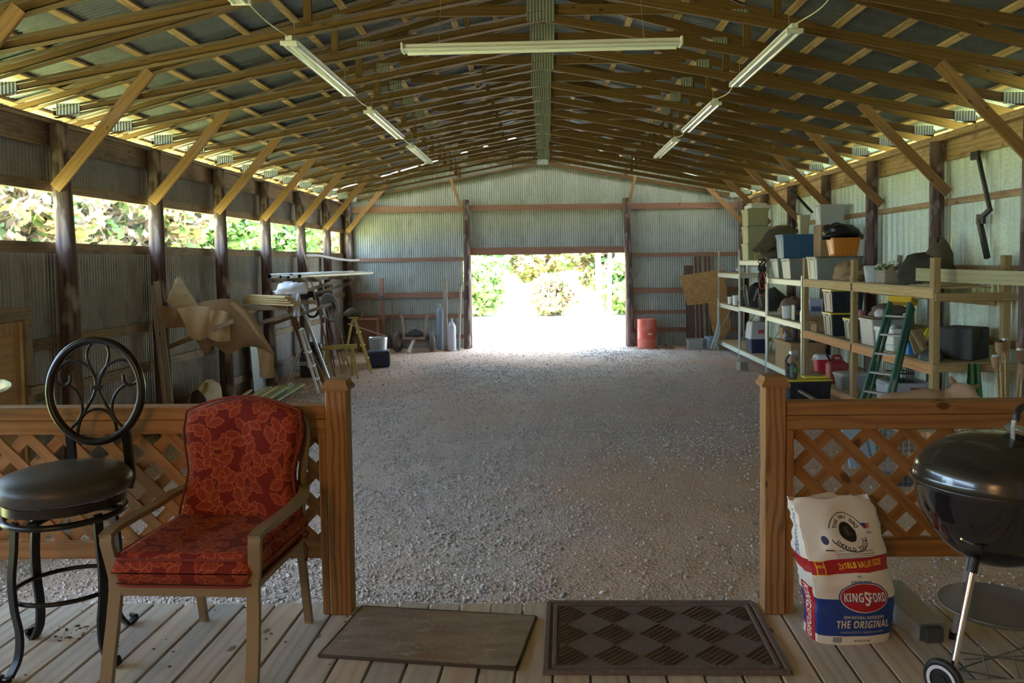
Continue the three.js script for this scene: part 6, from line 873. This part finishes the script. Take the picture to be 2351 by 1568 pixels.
{ // two-wheeled cart
  const t = thing('hand_cart', 'old two-wheeled cart with upturned shafts against the far wall', 'cart', [-3.9, 0, -23.7]), rust = M({ color: [0.28, 0.20, 0.15], roughness: 0.8 });
  for (const s of [-1, 1]) { const w = new THREE.Group(); w.name = 'wheel'; t.add(w); put(w, s * 0.5, 0.31, 0.05, 0, s * 0.25, 0); mesh('tyre', new THREE.TorusGeometry(0.22, 0.085, 12, 36).rotateY(Math.PI / 2), M({ color: [0.13, 0.11, 0.10], roughness: 0.9 }), w); mesh('rim', rot(new THREE.CylinderGeometry(0.15, 0.15, 0.1, 28), 0, 0, Math.PI / 2), M({ color: [0.45, 0.42, 0.38], roughness: 0.7 }), w); mesh('shaft', tube([[s * 0.3, 0.42, 0.1], [s * 0.33, 0.7, 0.05], [s * 0.36, 1.0, 0.02], [s * 0.42, 1.1, 0.0]], 0.04, 20, 8), rust, t); }
  mesh('axle', rod([-0.5, 0.31, 0.05], [0.5, 0.31, 0.05], 0.04, 12), rust, t); mesh('bed', [bx(-0.35, 0.35, 0.38, 0.46, -0.15, 0.2), bx(-0.3, 0.3, 0.46, 0.6, -0.12, 0.02)], rust, t); mesh('load', mv(blob(0.26, 0.14, 0.14, 0.5, 79), 0, 0.46, 0.06), darkCloth, t); mesh('tongue', beam([0.0, 0.36, 0.15], [-0.1, 0.03, 0.62], 0.09, 0.06, [0, 1, 0]), M({ color: [0.48, 0.44, 0.40], roughness: 0.7 }), t);
}
{ const cyl = (label, x, r, h, m, z) => { const t = thing('gas_cylinder', label, 'cylinder', [x, 0, z], 0, 'gas cylinders'); mesh('tank', lathe([[0, 0], [r, 0], [r + 0.004, 0.01], [r, 0.03], [r, h - r * 1.3], [r * 0.8, h - r * 0.7], [r * 0.4, h - r * 0.2], [r * 0.34, h], [0, h]], 28), m, t); mesh('valve', [mv(new THREE.CylinderGeometry(0.025, 0.025, 0.1, 12), 0, h + 0.05, 0), mv(cbox(0.1, 0.03, 0.03, 0.005), 0, h + 0.06, 0)], steel, t); return t; };
  cyl('tall slim blue-grey gas cylinder behind the old post', -3.2, 0.11, 1.3, plastic([0.28, 0.33, 0.40], 0.5), -24.2); cyl('short pale gas cylinder left of the doorway', -2.82, 0.13, 0.88, plastic([0.50, 0.49, 0.52], 0.5), -23.9); }
{ const t = thing('old_post', 'weathered wooden post leaning on the far wall left of the cart', 'post', [-4.93, 0, -24.15]); mesh('post', rot(bx(-0.065, 0.065, 0, 2.2, -0.05, 0.05), -0.05, 0, 0.02), redW, t); mesh('bracket', bx(-0.09, 0.05, 1.55, 1.66, 0.0, 0.06), darkGrey, t); }
{ const t = thing('old_post', 'narrow wooden post standing right of the hand cart', 'post', [-3.02, 0, -24.0]); mesh('post', rot(bx(-0.06, 0.06, 0, 2.2, -0.05, 0.05), -0.06, 0, 0), greyW, t); mesh('nail', rod([-0.06, 2.0, -0.05], [-0.1, 2.02, -0.05], 0.006, 6), steel, t); }
{ const t = thing('thin_pole', 'thin pale pole leaning beside the left doorway pole', 'pole', [-2.62, 0, -23.95]); mesh('pole', rod([0.0, 0, 0], [0.08, 1.95, -0.12], 0.035, 10), greyW, t); mesh('cap', rod([0.08, 1.93, -0.12], [0.082, 2.0, -0.124], 0.037, 10), darkGrey, t); }
{ const t = thing('long_shovel', 'long-handled shovel standing between the old post and the cart', 'shovel', [-4.62, 0, -24.2]); mesh('handle', rod([0, 0.3, 0], [-0.05, 1.5, -0.1], 0.018, 8), braceW, t); mesh('blade', rot(extrude([[-0.1, 0.34], [0.1, 0.34], [0.1, 0.12], [0, 0], [-0.1, 0.12]], 0.006, 0.001), 0.1, 0, 0), darkGrey, t); }
{ const t = thing('wood_box', 'brown wooden box in the far left corner', 'box', [-5.35, 0, -23.95]); mesh('box', [bx(-0.3, 0.3, 0, 0.95, -0.22, 0.22, 0.01)], redW, t); mesh('plank', bx(-0.32, 0.32, 0.95, 0.98, -0.24, 0.24), redW, t); }
// ───────────── strip lights under the trusses ─────────────
{
  const tubeM = M({ color: [0.80, 0.86, 0.78], roughness: 0.12 }), housing = whiteMetal;
  const strip = (label, x, y, Za, Zb, group) => {
    const t = thing('strip_light', label, 'light', [x, y, -(Za + Zb) / 2], 0, group), L = Zb - Za;
    mesh('housing', [bx(-0.035, 0.035, 0.02, 0.07, -L / 2, L / 2, 0.004), bx(-0.085, 0.085, 0.012, 0.02, -L / 2, L / 2, 0.002)], housing, t);
    for (const s of [-1, 1]) { mesh('tube', mv(rot(new THREE.CylinderGeometry(0.019, 0.019, L - 0.06, 14), Math.PI / 2), s * 0.05, -0.018, 0), tubeM, t); mesh('end_socket', bx(-0.085, 0.085, -0.03, 0.015, s * L / 2 - 0.02, s * L / 2 + 0.01, 0.004), housing, t); mesh('hanger', rod([0, 0.06, s * L * 0.42], [0, 0.26, s * L * 0.42], 0.003, 6), steel, t); }
    return t;
  };
  const z4 = [[4.35, 6.8], [8.05, 10.5], [11.7, 14.15], [15.25, 17.7]], ord = ['nearest', 'second', 'third', 'farthest'];
  for (const s of [-1, 1]) z4.forEach(([a, b], k) => {
    const t = strip(`${ord[k]} twin-tube strip light in the ${s < 0 ? 'left' : 'right'} ceiling row`, s * 2.52, 4.86 + (s > 0 ? 0.06 : 0), a, b, 'ceiling strip lights');
    if (k < 3) { const L = (z4[k + 1][0] - a) , h = (b - a) / 2; mesh('cord', tube([[0, 0.05, -h], [0.02, 0.0, -h - 0.5], [0, 0.05, -(z4[k + 1][0] - (a + b) / 2) + 0.03]], 0.006, 16, 6), plastic([0.7, 0.66, 0.45]), t); }
  });
  const t = thing('strip_light', 'single long white strip light hung crosswise under the ridge', 'light', [0, 4.52, -7.1], 0.0, 'ceiling strip lights'); t.rotation.z = 0.012;
  mesh('housing', [bx(-1.22, 1.22, 0, 0.055, -0.05, 0.05, 0.006), bx(-1.22, 1.22, -0.004, 0.012, -0.07, 0.07, 0.003)], housing, t); for (const s of [-1, 1]) { mesh('end_cap', bx(s * 1.22 - 0.01, s * 1.22 + 0.01, -0.01, 0.062, -0.072, 0.072), housing, t); mesh('hanger', rod([s * 0.9, 0.05, 0], [s * 0.9, 0.9, -0.38], 0.003, 6), steel, t); }
  mesh('tube', mv(rot(new THREE.CylinderGeometry(0.016, 0.016, 2.36, 12), 0, 0, Math.PI / 2), 0, -0.02, 0), tubeM, t);
  const c = thing('hanging_cable', 'black cable hanging from the roof right of the ridge', 'cable', [0, 0, 0]); mesh('cable', tube([[1.55, 5.45, -7.6], [1.6, 5.3, -7.65], [1.75, 5.15, -7.7], [1.95, 5.08, -7.75]], 0.012, 20, 6), black, c);
}

scene.traverse((o) => { if (o.isMesh) { o.castShadow = true; o.receiveShadow = true; } });
renderer.render(scene, camera);
